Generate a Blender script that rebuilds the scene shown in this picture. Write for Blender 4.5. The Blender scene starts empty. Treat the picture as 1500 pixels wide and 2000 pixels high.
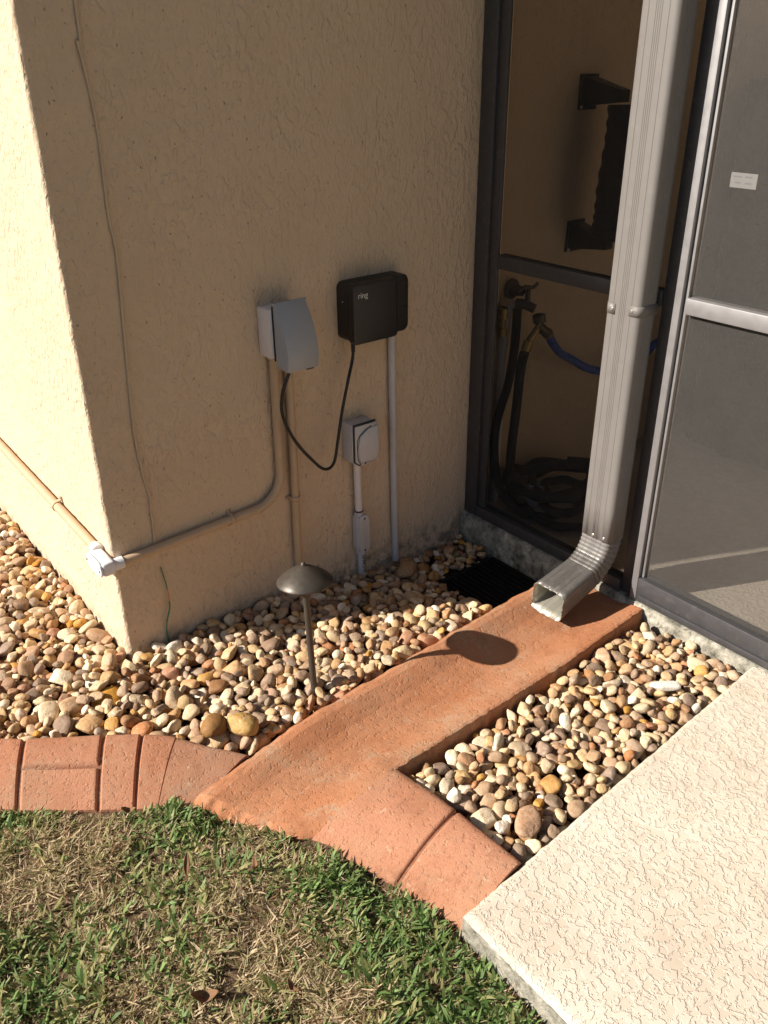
import bpy, bmesh, math, random
import numpy as np
from mathutils import Vector, Matrix, noise as mnoise

R = math.radians
scene = bpy.context.scene
C = scene.collection
rng = np.random.default_rng(7)
random.seed(7)

# ------------------------------------------------------------------ camera
cam_d = bpy.data.cameras.new('camera')
cam = bpy.data.objects.new('camera', cam_d)
C.objects.link(cam)
rv = Vector((0.78364703, -0.62114694, -0.00859145))
uv_ = Vector((0.29896849, 0.36498716, 0.88170415))
fv = Vector((0.54453207, 0.69351342, -0.47172446))
M4 = Matrix((rv, uv_, -fv)).transposed().to_4x4()
M4.translation = (-0.6466, -2.0070, 1.5)
cam.matrix_world = M4
cam_d.sensor_fit = 'VERTICAL'
cam_d.sensor_height = 24.0
cam_d.sensor_width = 18.0
cam_d.lens = 1674.78 / 2000 * 24
cam_d.clip_start = 0.05
cam_d.clip_end = 1000
scene.camera = cam

# ------------------------------------------------------------------ world and sun
SUN_AZ = R(-24.0)      # direction the light travels, from +x towards -y
SUN_EL = R(32.0)
travel = Vector((math.cos(SUN_EL) * math.cos(SUN_AZ), math.cos(SUN_EL) * math.sin(SUN_AZ), -math.sin(SUN_EL)))
world = bpy.data.worlds.new('World')
scene.world = world
world.use_nodes = True
wn = world.node_tree
bg = wn.nodes['Background']
sky = wn.nodes.new('ShaderNodeTexSky')
sky.sky_type = 'NISHITA'
sky.sun_disc = False
sky.sun_elevation = SUN_EL
to_sun = -travel
sky.sun_rotation = math.atan2(to_sun.x, to_sun.y)
wn.links.new(sky.outputs[0], bg.inputs[0])
bg.inputs[1].default_value = 0.05
sun_d = bpy.data.lights.new('sun', 'SUN')
sun_d.energy = 5.0
sun_d.angle = R(0.5)
sun_d.color = (1.0, 0.915, 0.81)
sun = bpy.data.objects.new('sun', sun_d)
C.objects.link(sun)
sun.rotation_euler = travel.to_track_quat('-Z', 'Y').to_euler()
sun.location = (-4, 3, 6)
scene.view_settings.view_transform = 'Standard'
scene.view_settings.look = 'None'
scene.view_settings.gamma = 1
scene.view_settings.exposure = 0.72
scene.view_settings.use_curve_mapping = False
scene.cycles.max_bounces = 7
scene.cycles.diffuse_bounces = 4
scene.cycles.glossy_bounces = 2
scene.cycles.transmission_bounces = 2
scene.cycles.caustics_reflective = False
scene.cycles.caustics_refractive = False
scene.cycles.transparent_max_bounces = 12
scene.cycles.use_denoising = True
scene.cycles.use_adaptive_sampling = True
scene.cycles.adaptive_threshold = 0.02


# ------------------------------------------------------------------ material helpers
class NT:
    def __init__(s, name):
        s.m = bpy.data.materials.new(name)
        s.m.use_nodes = True
        s.t = s.m.node_tree
        s.b = s.t.nodes['Principled BSDF']
        s.out = s.t.nodes['Material Output']

    def n(s, typ, **kw):
        x = s.t.nodes.new('ShaderNode' + typ)
        for k, v in kw.items():
            setattr(x, k, v)
        return x

    def l(s, a, b):
        s.t.links.new(a, b)

    def pos(s):
        if not hasattr(s, '_g'):
            s._g = s.n('NewGeometry')
        return s._g.outputs['Position']

    def noise(s, scale, detail=3, rough=0.5, dist=0.0, vec=None, stretch=None):
        x = s.n('TexNoise')
        x.inputs['Scale'].default_value = scale
        x.inputs['Detail'].default_value = detail
        x.inputs['Roughness'].default_value = rough
        x.inputs['Distortion'].default_value = dist
        v = vec or s.pos()
        if stretch:
            mp = s.n('Mapping')
            mp.inputs['Scale'].default_value = stretch
            s.l(v, mp.inputs['Vector'])
            v = mp.outputs[0]
        s.l(v, x.inputs['Vector'])
        return x.outputs[0]

    def ramp(s, fac, stops, interp='LINEAR'):
        x = s.n('ValToRGB')
        x.color_ramp.interpolation = interp
        e = x.color_ramp.elements
        while len(e) < len(stops):
            e.new(0.5)
        for i, (p, c) in enumerate(stops):
            e[i].position = p
            if isinstance(c, (int, float)):
                c = (c, c, c)
            e[i].color = (*c, 1)
        s.l(fac, x.inputs[0])
        return x.outputs[0]

    def mix(s, fac, a, b, mode='MIX'):
        x = s.n('MixRGB', blend_type=mode)
        for sock, v in ((x.inputs[0], fac), (x.inputs[1], a), (x.inputs[2], b)):
            if isinstance(v, (int, float)):
                sock.default_value = v if sock == x.inputs[0] else (v, v, v, 1)
            elif isinstance(v, tuple):
                sock.default_value = (*v, 1)
            else:
                s.l(v, sock)
        return x.outputs[0]

    def math(s, op, a, b=0.0, clamp=False):
        x = s.n('Math', operation=op)
        x.use_clamp = clamp
        for i, v in ((0, a), (1, b)):
            if isinstance(v, (int, float)):
                x.inputs[i].default_value = v
            else:
                s.l(v, x.inputs[i])
        return x.outputs[0]

    def bump(s, h, dist, strength=1.0, prev=None):
        x = s.n('Bump')
        x.inputs['Strength'].default_value = strength
        x.inputs['Distance'].default_value = dist
        s.l(h, x.inputs['Height'])
        if prev:
            s.l(prev, x.inputs['Normal'])
        return x.outputs[0]

    def done(s, col=None, rough=None, normal=None, metal=None, spec=None):
        b = s.b
        for k, v in (('Base Color', col), ('Roughness', rough), ('Metallic', metal), ('Specular IOR Level', spec)):
            if v is None:
                continue
            if isinstance(v, tuple):
                b.inputs[k].default_value = (*v, 1)
            elif isinstance(v, (int, float)):
                b.inputs[k].default_value = v
            else:
                s.l(v, b.inputs[k])
        if normal:
            s.l(normal, b.inputs['Normal'])
        return s.m


def m_stucco():
    t = NT('tan_stucco')
    big = t.noise(1.6, 3)
    col = t.ramp(big, [(0.3, (0.64, 0.495, 0.35)), (0.7, (0.69, 0.54, 0.39))])
    med = t.noise(9, 3, 0.6)
    col = t.mix(0.10, col, t.ramp(med, [(0.35, 0.62), (0.62, 1.0)]), 'MULTIPLY')
    pits = t.noise(130, 1, 0.5, stretch=(1, 1, 0.6))
    pm = t.ramp(pits, [(0.22, 0.0), (0.29, 1.0)])
    # old grime at the foot of the wall
    sep = t.n('SeparateXYZ')
    t.l(t.pos(), sep.inputs[0])
    low = t.n('MapRange')
    t.l(sep.outputs[2], low.inputs[0])
    low.inputs[1].default_value = -0.03
    low.inputs[2].default_value = 0.045
    low.inputs[3].default_value = 1.0
    low.inputs[4].default_value = 0.0
    gr = t.math('MULTIPLY', low.outputs[0], t.ramp(t.noise(24, 3, 0.65), [(0.42, 0.0), (0.62, 1.0)]))
    col = t.mix(t.math('MULTIPLY', gr, 0.75), col, (0.13, 0.11, 0.075))
    col = t.mix(t.math('MULTIPLY', t.math('SUBTRACT', 1.0, pm), 0.55), col, (0.2, 0.13, 0.07))
    region = t.ramp(t.noise(4.5, 2, 0.6), [(0.36, 0.35), (0.64, 1.0)])
    crust = t.ramp(t.noise(52, 3, 0.52, 0.25, stretch=(1, 1, 0.55)), [(0.48, 0.0), (0.60, 1.0)])
    sand = t.noise(330, 2, 0.6)
    h = t.math('ADD', t.math('MULTIPLY', crust, region), t.math('MULTIPLY', sand, 0.22))
    h = t.math('ADD', h, t.math('MULTIPLY', pm, 0.9))
    h = t.math('ADD', h, t.math('MULTIPLY', t.noise(110, 2, 0.5, stretch=(1, 1, 0.6)), 0.9))
    nb = t.bump(h, 0.0030, 0.9)
    return t.done(col, 0.85, nb, spec=0.2)


def m_slab(name='knockdown_concrete_coating', k=1.0):
    t = NT(name)
    n1 = t.noise(58, 3, 0.62, 0.35)
    plate = t.ramp(n1, [(0.47, 0.0), (0.53, 1.0)])
    fine = t.noise(240, 2, 0.6)
    big = t.noise(5.0, 4, 0.65)
    top = t.ramp(big, [(0.3, (0.67 * k, 0.585 * k, 0.475 * k)), (0.7, (0.77 * k, 0.69 * k, 0.58 * k))])
    col = t.mix(plate, t.mix(1.0, top, (0.96, 0.945, 0.925), 'MULTIPLY'), top)
    edge = t.ramp(n1, [(0.472, 0.0), (0.487, 1.0), (0.495, 1.0), (0.51, 0.0)])
    brk = t.ramp(t.noise(13, 4, 0.65), [(0.44, 0.0), (0.62, 1.0)])
    col = t.mix(t.math('MULTIPLY', t.math('MULTIPLY', edge, brk), 0.16), col, (0.30, 0.22, 0.15))  # shading along the raised edges painted in as thin broken dark lines
    col = t.mix(t.math('MULTIPLY', t.ramp(t.noise(3.2, 5, 0.7), [(0.46, 0.0), (0.70, 1.0)]), 0.38), col, (0.46, 0.36, 0.27))
    h = t.math('ADD', plate, t.math('MULTIPLY', fine, 0.2))
    return t.done(col, 0.8, t.bump(h, 0.00135, 0.85), spec=0.25)


def m_terracotta(name, a, b, grit=0.5, dust=(0.42, 0.30, 0.20)):
    t = NT(name)
    big = t.noise(4.5, 4, 0.62, 0.3)
    col = t.ramp(big, [(0.3, a), (0.7, b)])
    fine = t.noise(300, 2, 0.65)
    col = t.mix(0.5, col, t.ramp(fine, [(0.3, 0.55), (0.62, 1.0)]), 'MULTIPLY')
    # silt and dust left by water, in broken patches
    spot = t.ramp(t.noise(7, 5, 0.72, 0.5), [(0.52, 0.0), (0.66, 1.0)])
    speck = t.ramp(t.noise(170, 2, 0.6), [(0.42, 0.0), (0.58, 1.0)])
    col = t.mix(t.math('MULTIPLY', t.math('MULTIPLY', spot, speck), grit), col, dust)
    fade = t.ramp(t.noise(3.1, 4, 0.7), [(0.45, 0.0), (0.7, 1.0)])
    col = t.mix(t.math('MULTIPLY', fade, 0.30), col, dust)
    dark = t.ramp(t.noise(11, 5, 0.74), [(0.54, 0.0), (0.72, 1.0)])
    col = t.mix(t.math('MULTIPLY', dark, 0.45), col, (0.20, 0.085, 0.045))
    chips = t.ramp(t.noise(42, 3, 0.6), [(0.66, 0.0), (0.70, 1.0)])
    col = t.mix(t.math('MULTIPLY', chips, 0.5), col, (0.50, 0.36, 0.25))
    h = t.math('ADD', t.math('MULTIPLY', fine, 0.7), t.ramp(t.noise(95, 3, 0.6), [(0.3, 0.0), (0.45, 1.0)]))
    return t.done(col, 0.88, t.bump(h, 0.0016, 0.8), spec=0.2)


def m_curb():
    t = NT('weathered_concrete')
    col = t.ramp(t.noise(20, 6, 0.7), [(0.34, (0.08, 0.075, 0.055)), (0.46, (0.26, 0.245, 0.20)), (0.58, (0.40, 0.375, 0.31)), (0.68, (0.70, 0.65, 0.54))])
    moss = t.ramp(t.noise(38, 4, 0.7), [(0.55, 0.0), (0.66, 1.0)])
    col = t.mix(t.math('MULTIPLY', moss, 0.7), col, (0.07, 0.07, 0.035))
    return t.done(col, 0.9, t.bump(t.noise(60, 5, 0.7), 0.006))


def m_plain(name, col, rough=0.5, metal=0.0, var=0.12, scale=30, bump=0.0, bscale=120, spec=0.5, dirt=0.0, dirtcol=(0.1, 0.08, 0.06)):
    t = NT(name)
    c = t.mix(var, col, t.ramp(t.noise(scale, 4, 0.6), [(0.3, 0.55), (0.7, 1.0)]), 'MULTIPLY')
    if dirt:
        d = t.ramp(t.noise(scale * 2.2, 5, 0.72), [(0.55, 0.0), (0.72, 1.0)])
        c = t.mix(t.math('MULTIPLY', d, dirt), c, dirtcol)
    nb = t.bump(t.noise(bscale, 3), bump) if bump else None
    rg = t.ramp(t.noise(scale * 1.7, 3), [(0.3, max(0, rough - 0.07)), (0.7, min(1, rough + 0.08))])
    return t.done(c, rg, nb, metal, spec)


def m_pebble(name='river_pebble', fixed=None):
    t = NT(name)
    oi = t.n('ObjectInfo')
    t.pos()
    isl = t._g.outputs['Random Per Island']
    r1 = t.math('FRACT', t.math('ADD', t.math('MULTIPLY', isl, 7.31), t.math('MULTIPLY', oi.outputs['Random'], 3.7)))
    if fixed:
        col = t.mix(0.0, fixed, fixed)
    else:
        pal = [(0.0, (0.62, 0.455, 0.27)), (0.09, (0.46, 0.30, 0.175)), (0.19, (0.71, 0.57, 0.39)), (0.28, (0.40, 0.235, 0.135)),
               (0.37, (0.66, 0.49, 0.30)), (0.46, (0.29, 0.20, 0.14)), (0.55, (0.58, 0.41, 0.24)), (0.64, (0.52, 0.295, 0.105)),
               (0.71, (0.74, 0.61, 0.42)), (0.79, (0.36, 0.265, 0.19)), (0.86, (0.55, 0.36, 0.22)), (0.93, (0.80, 0.72, 0.59)), (0.96, (0.44, 0.225, 0.13))]
        col = t.ramp(r1, pal, 'CONSTANT')
    # shift the texture per stone so that no two stones carry the same marks
    off = t.n('CombineXYZ')
    t.l(t.math('MULTIPLY', r1, 31.0), off.inputs[0])
    t.l(t.math('MULTIPLY', r1, 17.0), off.inputs[1])
    va = t.n('VectorMath', operation='ADD')
    t.l(t.pos(), va.inputs[0])
    t.l(off.outputs[0], va.inputs[1])
    v = va.outputs[0]
    hs = t.n('HueSaturation')
    r2 = t.math('FRACT', t.math('MULTIPLY', r1, 57.0))
    t.l(t.math('ADD', 0.78, t.math('MULTIPLY', r2, 0.4)), hs.inputs['Value'])
    t.l(t.math('ADD', 0.85, t.math('MULTIPLY', t.math('FRACT', t.math('MULTIPLY', r1, 23.0)), 0.35)), hs.inputs['Saturation'])
    t.l(col, hs.inputs['Color'])
    col = hs.outputs[0]
    vein = t.ramp(t.noise(55, 3, 0.6, 1.2, vec=v), [(0.46, 0.0), (0.495, 1.0), (0.52, 0.0)])
    col = t.mix(t.math('MULTIPLY', t.math('MULTIPLY', vein, t.math('GREATER_THAN', r2, 0.55)), 0.35), col, (0.72, 0.62, 0.48))
    mot = t.noise(70, 3, 0.62, 0.3, vec=v)
    col = t.mix(0.5, col, t.ramp(mot, [(0.3, (0.62, 0.50, 0.36)), (0.55, (1.0, 1.0, 1.0)), (0.75, (1.12, 1.1, 1.05))]), 'MULTIPLY')
    sp = t.ramp(t.noise(230, 2, 0.6, vec=v), [(0.33, 0.0), (0.42, 1.0)])
    col = t.mix(t.math('MULTIPLY', t.math('SUBTRACT', 1.0, sp), 0.35), col, (0.20, 0.13, 0.08))
    h = t.math('ADD', t.noise(120, 3, 0.65, vec=v), t.math('MULTIPLY', t.ramp(t.noise(45, 3, 0.6, vec=v), [(0.35, 0.0), (0.5, 1.0)]), 0.6))
    return t.done(col, 0.62, t.bump(h, 0.0020, 0.65), spec=0.3)


def m_leaf(name, a, b, rough=0.55, trans=0.38):
    t = NT(name)
    t.pos()
    isl = t._g.outputs['Random Per Island']
    col = t.ramp(isl, [(0.0, a), (1.0, b)])
    col = t.mix(0.35, col, t.ramp(t.noise(90, 3), [(0.3, 0.6), (0.7, 1.0)]), 'MULTIPLY')
    t.done(col, rough, spec=0.35)
    tr = t.n('BsdfTranslucent')
    t.l(col, tr.inputs[0])
    mx = t.n('MixShader')
    mx.inputs[0].default_value = trans
    t.l(t.b.outputs[0], mx.inputs[1])
    t.l(tr.outputs[0], mx.inputs[2])
    t.l(mx.outputs[0], t.out.inputs[0])
    return t.m


def m_screen(name, col, opacity):
    t = NT(name)
    n1 = t.noise(520, 2, 0.6)
    n2 = t.noise(7, 4, 0.65)
    c = t.mix(0.9, col, t.ramp(n1, [(0.30, 0.6), (0.62, 1.0), (0.74, 1.7)]), 'MULTIPLY')
    c = t.mix(0.35, c, t.ramp(n2, [(0.3, 0.6), (0.7, 1.0)]), 'MULTIPLY')
    t.done(c, 0.7, spec=0.2)
    tp = t.n('BsdfTransparent')
    mx = t.n('MixShader')
    mx.inputs[0].default_value = opacity
    t.l(tp.outputs[0], mx.inputs[1])
    t.l(t.b.outputs[0], mx.inputs[2])
    t.l(mx.outputs[0], t.out.inputs[0])
    return t.m


def m_soil():
    t = NT('dry_soil_thatch')
    col = t.ramp(t.noise(55, 5, 0.7), [(0.3, (0.05, 0.034, 0.02)), (0.5, (0.15, 0.10, 0.06)), (0.68, (0.32, 0.23, 0.14))])
    return t.done(col, 0.95, t.bump(t.noise(120, 5, 0.7), 0.01), spec=0.1)


def m_bedsoil():
    t = NT('dark_bed_soil')
    col = t.ramp(t.noise(70, 5, 0.7), [(0.3, (0.035, 0.024, 0.015)), (0.65, (0.12, 0.085, 0.055))])
    return t.done(col, 0.95, t.bump(t.noise(90, 5, 0.7), 0.01), spec=0.1)


def m_farlawn():
    t = NT('far_lawn')
    col = t.ramp(t.noise(14, 6, 0.75), [(0.3, (0.05, 0.07, 0.02)), (0.5, (0.13, 0.14, 0.05)), (0.7, (0.30, 0.23, 0.13))])
    return t.done(col, 0.95, t.bump(t.noise(60, 5, 0.7), 0.02), spec=0.1)


M = dict(
    stucco=m_stucco(), slab=m_slab(), soil=m_soil(), bedsoil=m_bedsoil(), farlawn=m_farlawn(), curb=m_curb(),
    channel=m_terracotta('orange_terracotta_concrete', (0.41, 0.168, 0.078), (0.53, 0.238, 0.122), 0.95),
    brick=m_terracotta('faded_terracotta_concrete', (0.40, 0.178, 0.098), (0.51, 0.245, 0.148), 0.5),
    joint=m_terracotta('dark_terracotta_joint', (0.20, 0.085, 0.05), (0.30, 0.14, 0.085), 0.7),
    brick_stained=m_terracotta('stained_terracotta_concrete', (0.36, 0.175, 0.10), (0.46, 0.235, 0.145), 0.9, (0.33, 0.24, 0.17)),
    pebble=m_pebble(),
    frame=m_plain('bronze_grey_aluminium', (0.085, 0.084, 0.09), 0.48, 0.5, 0.15, 20, spec=0.6, dirt=0.12, dirtcol=(0.45, 0.42, 0.37)),
    rail=m_plain('sunlit_frame_aluminium', (0.34, 0.335, 0.345), 0.48, 0.55, 0.12, 20, spec=0.5, dirt=0.12, dirtcol=(0.5, 0.47, 0.42)),  # lit copy of the frame finish, sun brightness put into its colour
    spout=m_plain('taupe_painted_aluminium', (0.18, 0.168, 0.16), 0.52, 0.0, 0.15, 14, spec=0.5, dirt=0.06, dirtcol=(0.5, 0.47, 0.42)),
    spout_in=m_plain('pale_bare_aluminium', (0.52, 0.50, 0.42), 0.4, 0.6, 0.3, 40),
    elbow_worn=m_plain('worn_grey_metal', (0.16, 0.15, 0.142), 0.42, 0.4, 0.3, 25, dirt=0.3, dirtcol=(0.45, 0.43, 0.38)),
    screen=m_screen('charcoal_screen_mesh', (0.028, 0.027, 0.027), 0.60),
    screen_lit=m_screen('sunlit_screen_mesh', (0.115, 0.11, 0.105), 0.48),  # lit copy of the charcoal mesh, the sun's grey veil put into its colour
    tanpipe=m_plain('tan_painted_conduit', (0.55, 0.40, 0.255), 0.55, 0.0, 0.2, 25, dirt=0.10),
    cablepaint=m_plain('painted_cable', (0.60, 0.46, 0.32), 0.7, 0.0, 0.15, 25),
    greypvc=m_plain('pale_grey_pvc', (0.56, 0.55, 0.56), 0.45, 0.0, 0.12, 30, dirt=0.14),
    whitepvc=m_plain('white_pvc', (0.80, 0.80, 0.81), 0.42, 0.0, 0.1, 30, dirt=0.08),
    boxwhite=m_plain('white_plastic_box', (0.78, 0.72, 0.71), 0.5, 0.0, 0.1, 30, dirt=0.08),
    boxgrey=m_plain('grey_plastic_cover', (0.36, 0.375, 0.40), 0.38, 0.0, 0.1, 15),
    blackpl=m_plain('black_plastic', (0.016, 0.015, 0.015), 0.42, 0.0, 0.1, 30),
    blackrub=m_plain('black_rubber', (0.013, 0.012, 0.012), 0.5, 0.0, 0.1, 60),
    braid=m_plain('black_braided_hose', (0.009, 0.009, 0.011), 0.65, 0.0, 0.5, 320, bump=0.003, bscale=300),
    print=m_plain('pale_print', (0.62, 0.62, 0.62), 0.5, 0, 0.0),
    blackprint=m_plain('black_print', (0.02, 0.02, 0.02), 0.5, 0, 0.0),
    bronze=m_plain('dark_bronze_metal', (0.085, 0.072, 0.058), 0.42, 0.35, 0.3, 40, dirt=0.1, dirtcol=(0.3, 0.25, 0.2)),
    screw=m_plain('zinc_screw', (0.65, 0.62, 0.55), 0.35, 0.8, 0.1, 50),
    brass=m_plain('dull_brass', (0.42, 0.29, 0.10), 0.4, 0.7, 0.3, 60, dirt=0.3),
    gunmetal=m_plain('dark_valve_metal', (0.11, 0.10, 0.085), 0.45, 0.5, 0.3, 60),
    blue=m_plain('blue_hose', (0.05, 0.12, 0.46), 0.3, 0.0, 0.2, 60),
    paper=m_plain('white_paper', (0.52, 0.51, 0.50), 0.7, 0, 0.05),
    greenwire=m_plain('green_wire_jacket', (0.05, 0.22, 0.12), 0.5, 0, 0.2, 60),
    copper=m_plain('bare_copper', (0.55, 0.24, 0.12), 0.35, 0.8, 0.2, 60),
    black=m_plain('black_drain_plastic', (0.009, 0.009, 0.009), 0.7, 0, 0.1, spec=0.25),
    trim=m_plain('cream_painted_trim', (0.62, 0.54, 0.43), 0.6, 0, 0.1),
    roof=m_plain('brown_roof', (0.16, 0.11, 0.08), 0.9, 0, 0.4, 20),
    fabric=m_plain('dark_grey_fabric', (0.032, 0.028, 0.025), 0.85, 0, 0.3, 30, bump=0.01, bscale=25),
    interior=m_plain('tan_inner_wall', (0.50, 0.39, 0.27), 0.85, 0, 0.15, 8, bump=0.004, bscale=90),
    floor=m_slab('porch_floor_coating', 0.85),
    green=m_leaf('green_grass_blade', (0.09, 0.165, 0.04), (0.28, 0.41, 0.135)),
    green2=m_leaf('dull_grass_blade', (0.24, 0.25, 0.08), (0.48, 0.45, 0.20)),
    straw=m_leaf('dead_straw_blade', (0.44, 0.32, 0.18), (0.76, 0.61, 0.40), 0.75, 0.28),
    brown=m_leaf('brown_dead_leaf', (0.14, 0.065, 0.028), (0.30, 0.165, 0.08), 0.7, 0.1),
)


# ------------------------------------------------------------------ mesh helpers
def link(name, me, mats, parent=None, smooth=False, angle=None):
    o = bpy.data.objects.new(name, me)
    C.objects.link(o)
    if not isinstance(mats, (list, tuple)):
        mats = [mats]
    for mm in mats:
        me.materials.append(M[mm] if isinstance(mm, str) else mm)
    if smooth:
        me.polygons.foreach_set('use_smooth', [True] * len(me.polygons))
        if angle is not None:
            me.set_sharp_from_angle(angle=R(angle))
    if parent is not None:
        o.parent = parent
    return o


def obj(name, bm, mats, parent=None, smooth=False, angle=40):
    bmesh.ops.recalc_face_normals(bm, faces=bm.faces)
    me = bpy.data.meshes.new(name)
    bm.to_mesh(me)
    bm.free()
    return link(name, me, mats, parent, smooth, angle)


def tag(o, label=None, cat=None, group=None, kind=None):
    for k, v in (('label', label), ('category', cat), ('group', group), ('kind', kind)):
        if v:
            o[k] = v
    return o


def thing(name, label, cat, group=None):
    o = bpy.data.objects.new(name, None)
    o.empty_display_size = 0.05
    C.objects.link(o)
    return tag(o, label, cat, group)


def add_box(bm, lo, hi, bev=0.0, seg=2, mat=0, rot=None, mi=None):
    c = [(a + b) / 2 for a, b in zip(lo, hi)]
    s = [abs(b - a) for a, b in zip(lo, hi)]
    r = bmesh.ops.create_cube(bm, size=1.0)
    vs = r['verts']
    bmesh.ops.scale(bm, vec=s, verts=vs)
    if bev:
        es = list({e for v in vs for e in v.link_edges})
        rr = bmesh.ops.bevel(bm, geom=es, offset=bev, segments=seg, profile=0.5, affect='EDGES')
        vs = list({v for f in rr['faces'] for v in f.verts} | {v for v in vs if v.is_valid})
        allv = set(vs)
        stack = list(vs)
        while stack:
            v = stack.pop()
            for e in v.link_edges:
                w = e.other_vert(v)
                if w not in allv:
                    allv.add(w)
                    stack.append(w)
        vs = list(allv)
    if rot is not None:
        bmesh.ops.rotate(bm, cent=(0, 0, 0), matrix=rot, verts=vs)
    bmesh.ops.translate(bm, vec=c, verts=vs)
    if mat:
        for f in {f for v in vs for f in v.link_faces}:
            f.material_index = mat
    return vs


def box(name, lo, hi, mats, parent=None, bev=0.0, seg=2, rot=None):
    bm = bmesh.new()
    add_box(bm, lo, hi, bev, seg, rot=rot)
    return obj(name, bm, mats, parent, smooth=bool(bev), angle=35)


def catmull(pts, n=8):
    P = [Vector(p) for p in pts]
    P = [P[0] * 2 - P[1]] + P + [P[-1] * 2 - P[-2]]
    out = []
    for i in range(1, len(P) - 2):
        for k in range(n):
            t = k / n
            a, b, c, d = P[i - 1], P[i], P[i + 1], P[i + 2]
            out.append(0.5 * ((2 * b) + (c - a) * t + (2 * a - 5 * b + 4 * c - d) * t * t + (3 * b - a - 3 * c + d) * t ** 3))
    out.append(P[-2])
    return out


def sweep(bm, path, section, closed=True, caps=True, mat=0, up=None):
    """section: list of (a,b) offsets or function(i,n)->list; frames by parallel transport"""
    P = [Vector(p) for p in path]
    n = len(P)
    T = []
    for i in range(n):
        d = P[min(i + 1, n - 1)] - P[max(i - 1, 0)]
        T.append(d.normalized())
    if up is None:
        up = Vector((0, 0, 1)) if abs(T[0].z) < 0.9 else Vector((0, 1, 0))
    N = (up - T[0] * up.dot(T[0])).normalized()
    rings = []
    for i in range(n):
        if i:
            N = (N - T[i] * N.dot(T[i])).normalized()
        B = T[i].cross(N)
        sec = section(i, n) if callable(section) else section
        rings.append([bm.verts.new(P[i] + N * a + B * b) for a, b in sec])
    for i in range(n - 1):
        a, b = rings[i], rings[i + 1]
        m = len(a)
        for k in range(m if closed else m - 1):
            f = bm.faces.new((a[k], a[(k + 1) % m], b[(k + 1) % m], b[k]))
            f.material_index = mat
            f.smooth = True
    if caps and closed:
        for r_ in (rings[0], rings[-1]):
            f = bm.faces.new(r_)
            f.material_index = mat
    return rings


def circ(r, n=14):
    return [(r * math.cos(2 * math.pi * k / n), r * math.sin(2 * math.pi * k / n)) for k in range(n)]


def tube(name, pts, r, mats, parent=None, n=14, smooth_path=0, caps=True):
    bm = bmesh.new()
    path = catmull(pts, smooth_path) if smooth_path else pts
    if callable(r):
        sweep(bm, path, lambda i, m: circ(r(i / (m - 1)), n), caps=caps)
    else:
        sweep(bm, path, circ(r, n), caps=caps)
    return obj(name, bm, mats, parent, smooth=True, angle=50)


def lathe(name, prof, loc, mats, parent=None, n=32, axis=None):
    bm = bmesh.new()
    rings = []
    for r, z in prof:
        if r < 1e-5:
            rings.append([bm.verts.new((0, 0, z))])
        else:
            rings.append([bm.verts.new((r * math.cos(2 * math.pi * k / n), r * math.sin(2 * math.pi * k / n), z)) for k in range(n)])
    for a, b in zip(rings, rings[1:]):
        for k in range(n):
            k2 = (k + 1) % n
            if len(a) == 1 and len(b) == 1:
                continue
            if len(a) == 1:
                bm.faces.new((a[0], b[k], b[k2]))
            elif len(b) == 1:
                bm.faces.new((a[k], b[0], a[k2]))
            else:
                bm.faces.new((a[k], b[k], b[k2], a[k2]))
    if axis is not None:
        q = Vector((0, 0, 1)).rotation_difference(Vector(axis).normalized())
        bmesh.ops.rotate(bm, cent=(0, 0, 0), matrix=q.to_matrix(), verts=bm.verts)
    bmesh.ops.translate(bm, vec=loc, verts=bm.verts)
    return obj(name, bm, mats, parent, smooth=True, angle=35)


def screw(loc, axis, parent, r=0.0045, name='screw', mat='screw'):
    return lathe(name, [(r * 1.3, 0), (r * 1.3, r * 0.25), (r, r * 0.5), (r * 0.9, r * 0.9), (0, r)], loc, mat, parent, 10, axis)


def fbm(v, o=4):
    return mnoise.fractal(Vector(v), 1.0, 2.0, o)


def grid_mesh(name, nu, nv, fn, mats, parent=None, smooth=True, closed_skirt=None):
    """fn(u,v)->xyz over a grid; optional skirt depth turns it into a solid with sides and a bottom"""
    vs, fs = [], []
    for i in range(nu + 1):
        for j in range(nv + 1):
            vs.append(tuple(fn(i / nu, j / nv)))
    W = nv + 1
    for i in range(nu):
        for j in range(nv):
            fs.append((i * W + j, (i + 1) * W + j, (i + 1) * W + j + 1, i * W + j + 1))
    if closed_skirt is not None:
        loop = [i * W for i in range(nu + 1)] + [nu * W + j for j in range(1, nv + 1)] + \
               [i * W + nv for i in range(nu - 1, -1, -1)] + [j for j in range(nv - 1, 0, -1)]
        base = len(vs)
        for k in loop:
            x, y, z = vs[k]
            vs.append((x, y, closed_skirt))
        m = len(loop)
        for k in range(m):
            fs.append((loop[k], base + k, base + (k + 1) % m, loop[(k + 1) % m]))
        fs.append(tuple(base + k for k in range(m)))
    me = bpy.data.meshes.new(name)
    me.from_pydata(vs, [], fs)
    bm = bmesh.new()
    bm.from_mesh(me)
    bmesh.ops.recalc_face_normals(bm, faces=bm.faces)
    bm.to_mesh(me)
    bm.free()
    return link(name, me, mats, parent, smooth, 38)


def text(name, s, size, loc, rot, mat, parent, depth=0.0006):
    cu = bpy.data.curves.new(name, 'FONT')
    cu.body = s
    cu.size = size
    cu.extrude = depth
    cu.align_x = 'CENTER'
    cu.align_y = 'CENTER'
    tmp = bpy.data.objects.new(name + '_tmp', cu)
    C.objects.link(tmp)
    dg = bpy.context.evaluated_depsgraph_get()
    dg.update()
    me = bpy.data.meshes.new_from_object(tmp.evaluated_get(dg))
    bpy.data.objects.remove(tmp)
    bpy.data.curves.remove(cu)
    o = link(name, me, mat, parent)
    o.location = loc
    o.rotation_euler = rot
    return o


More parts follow.
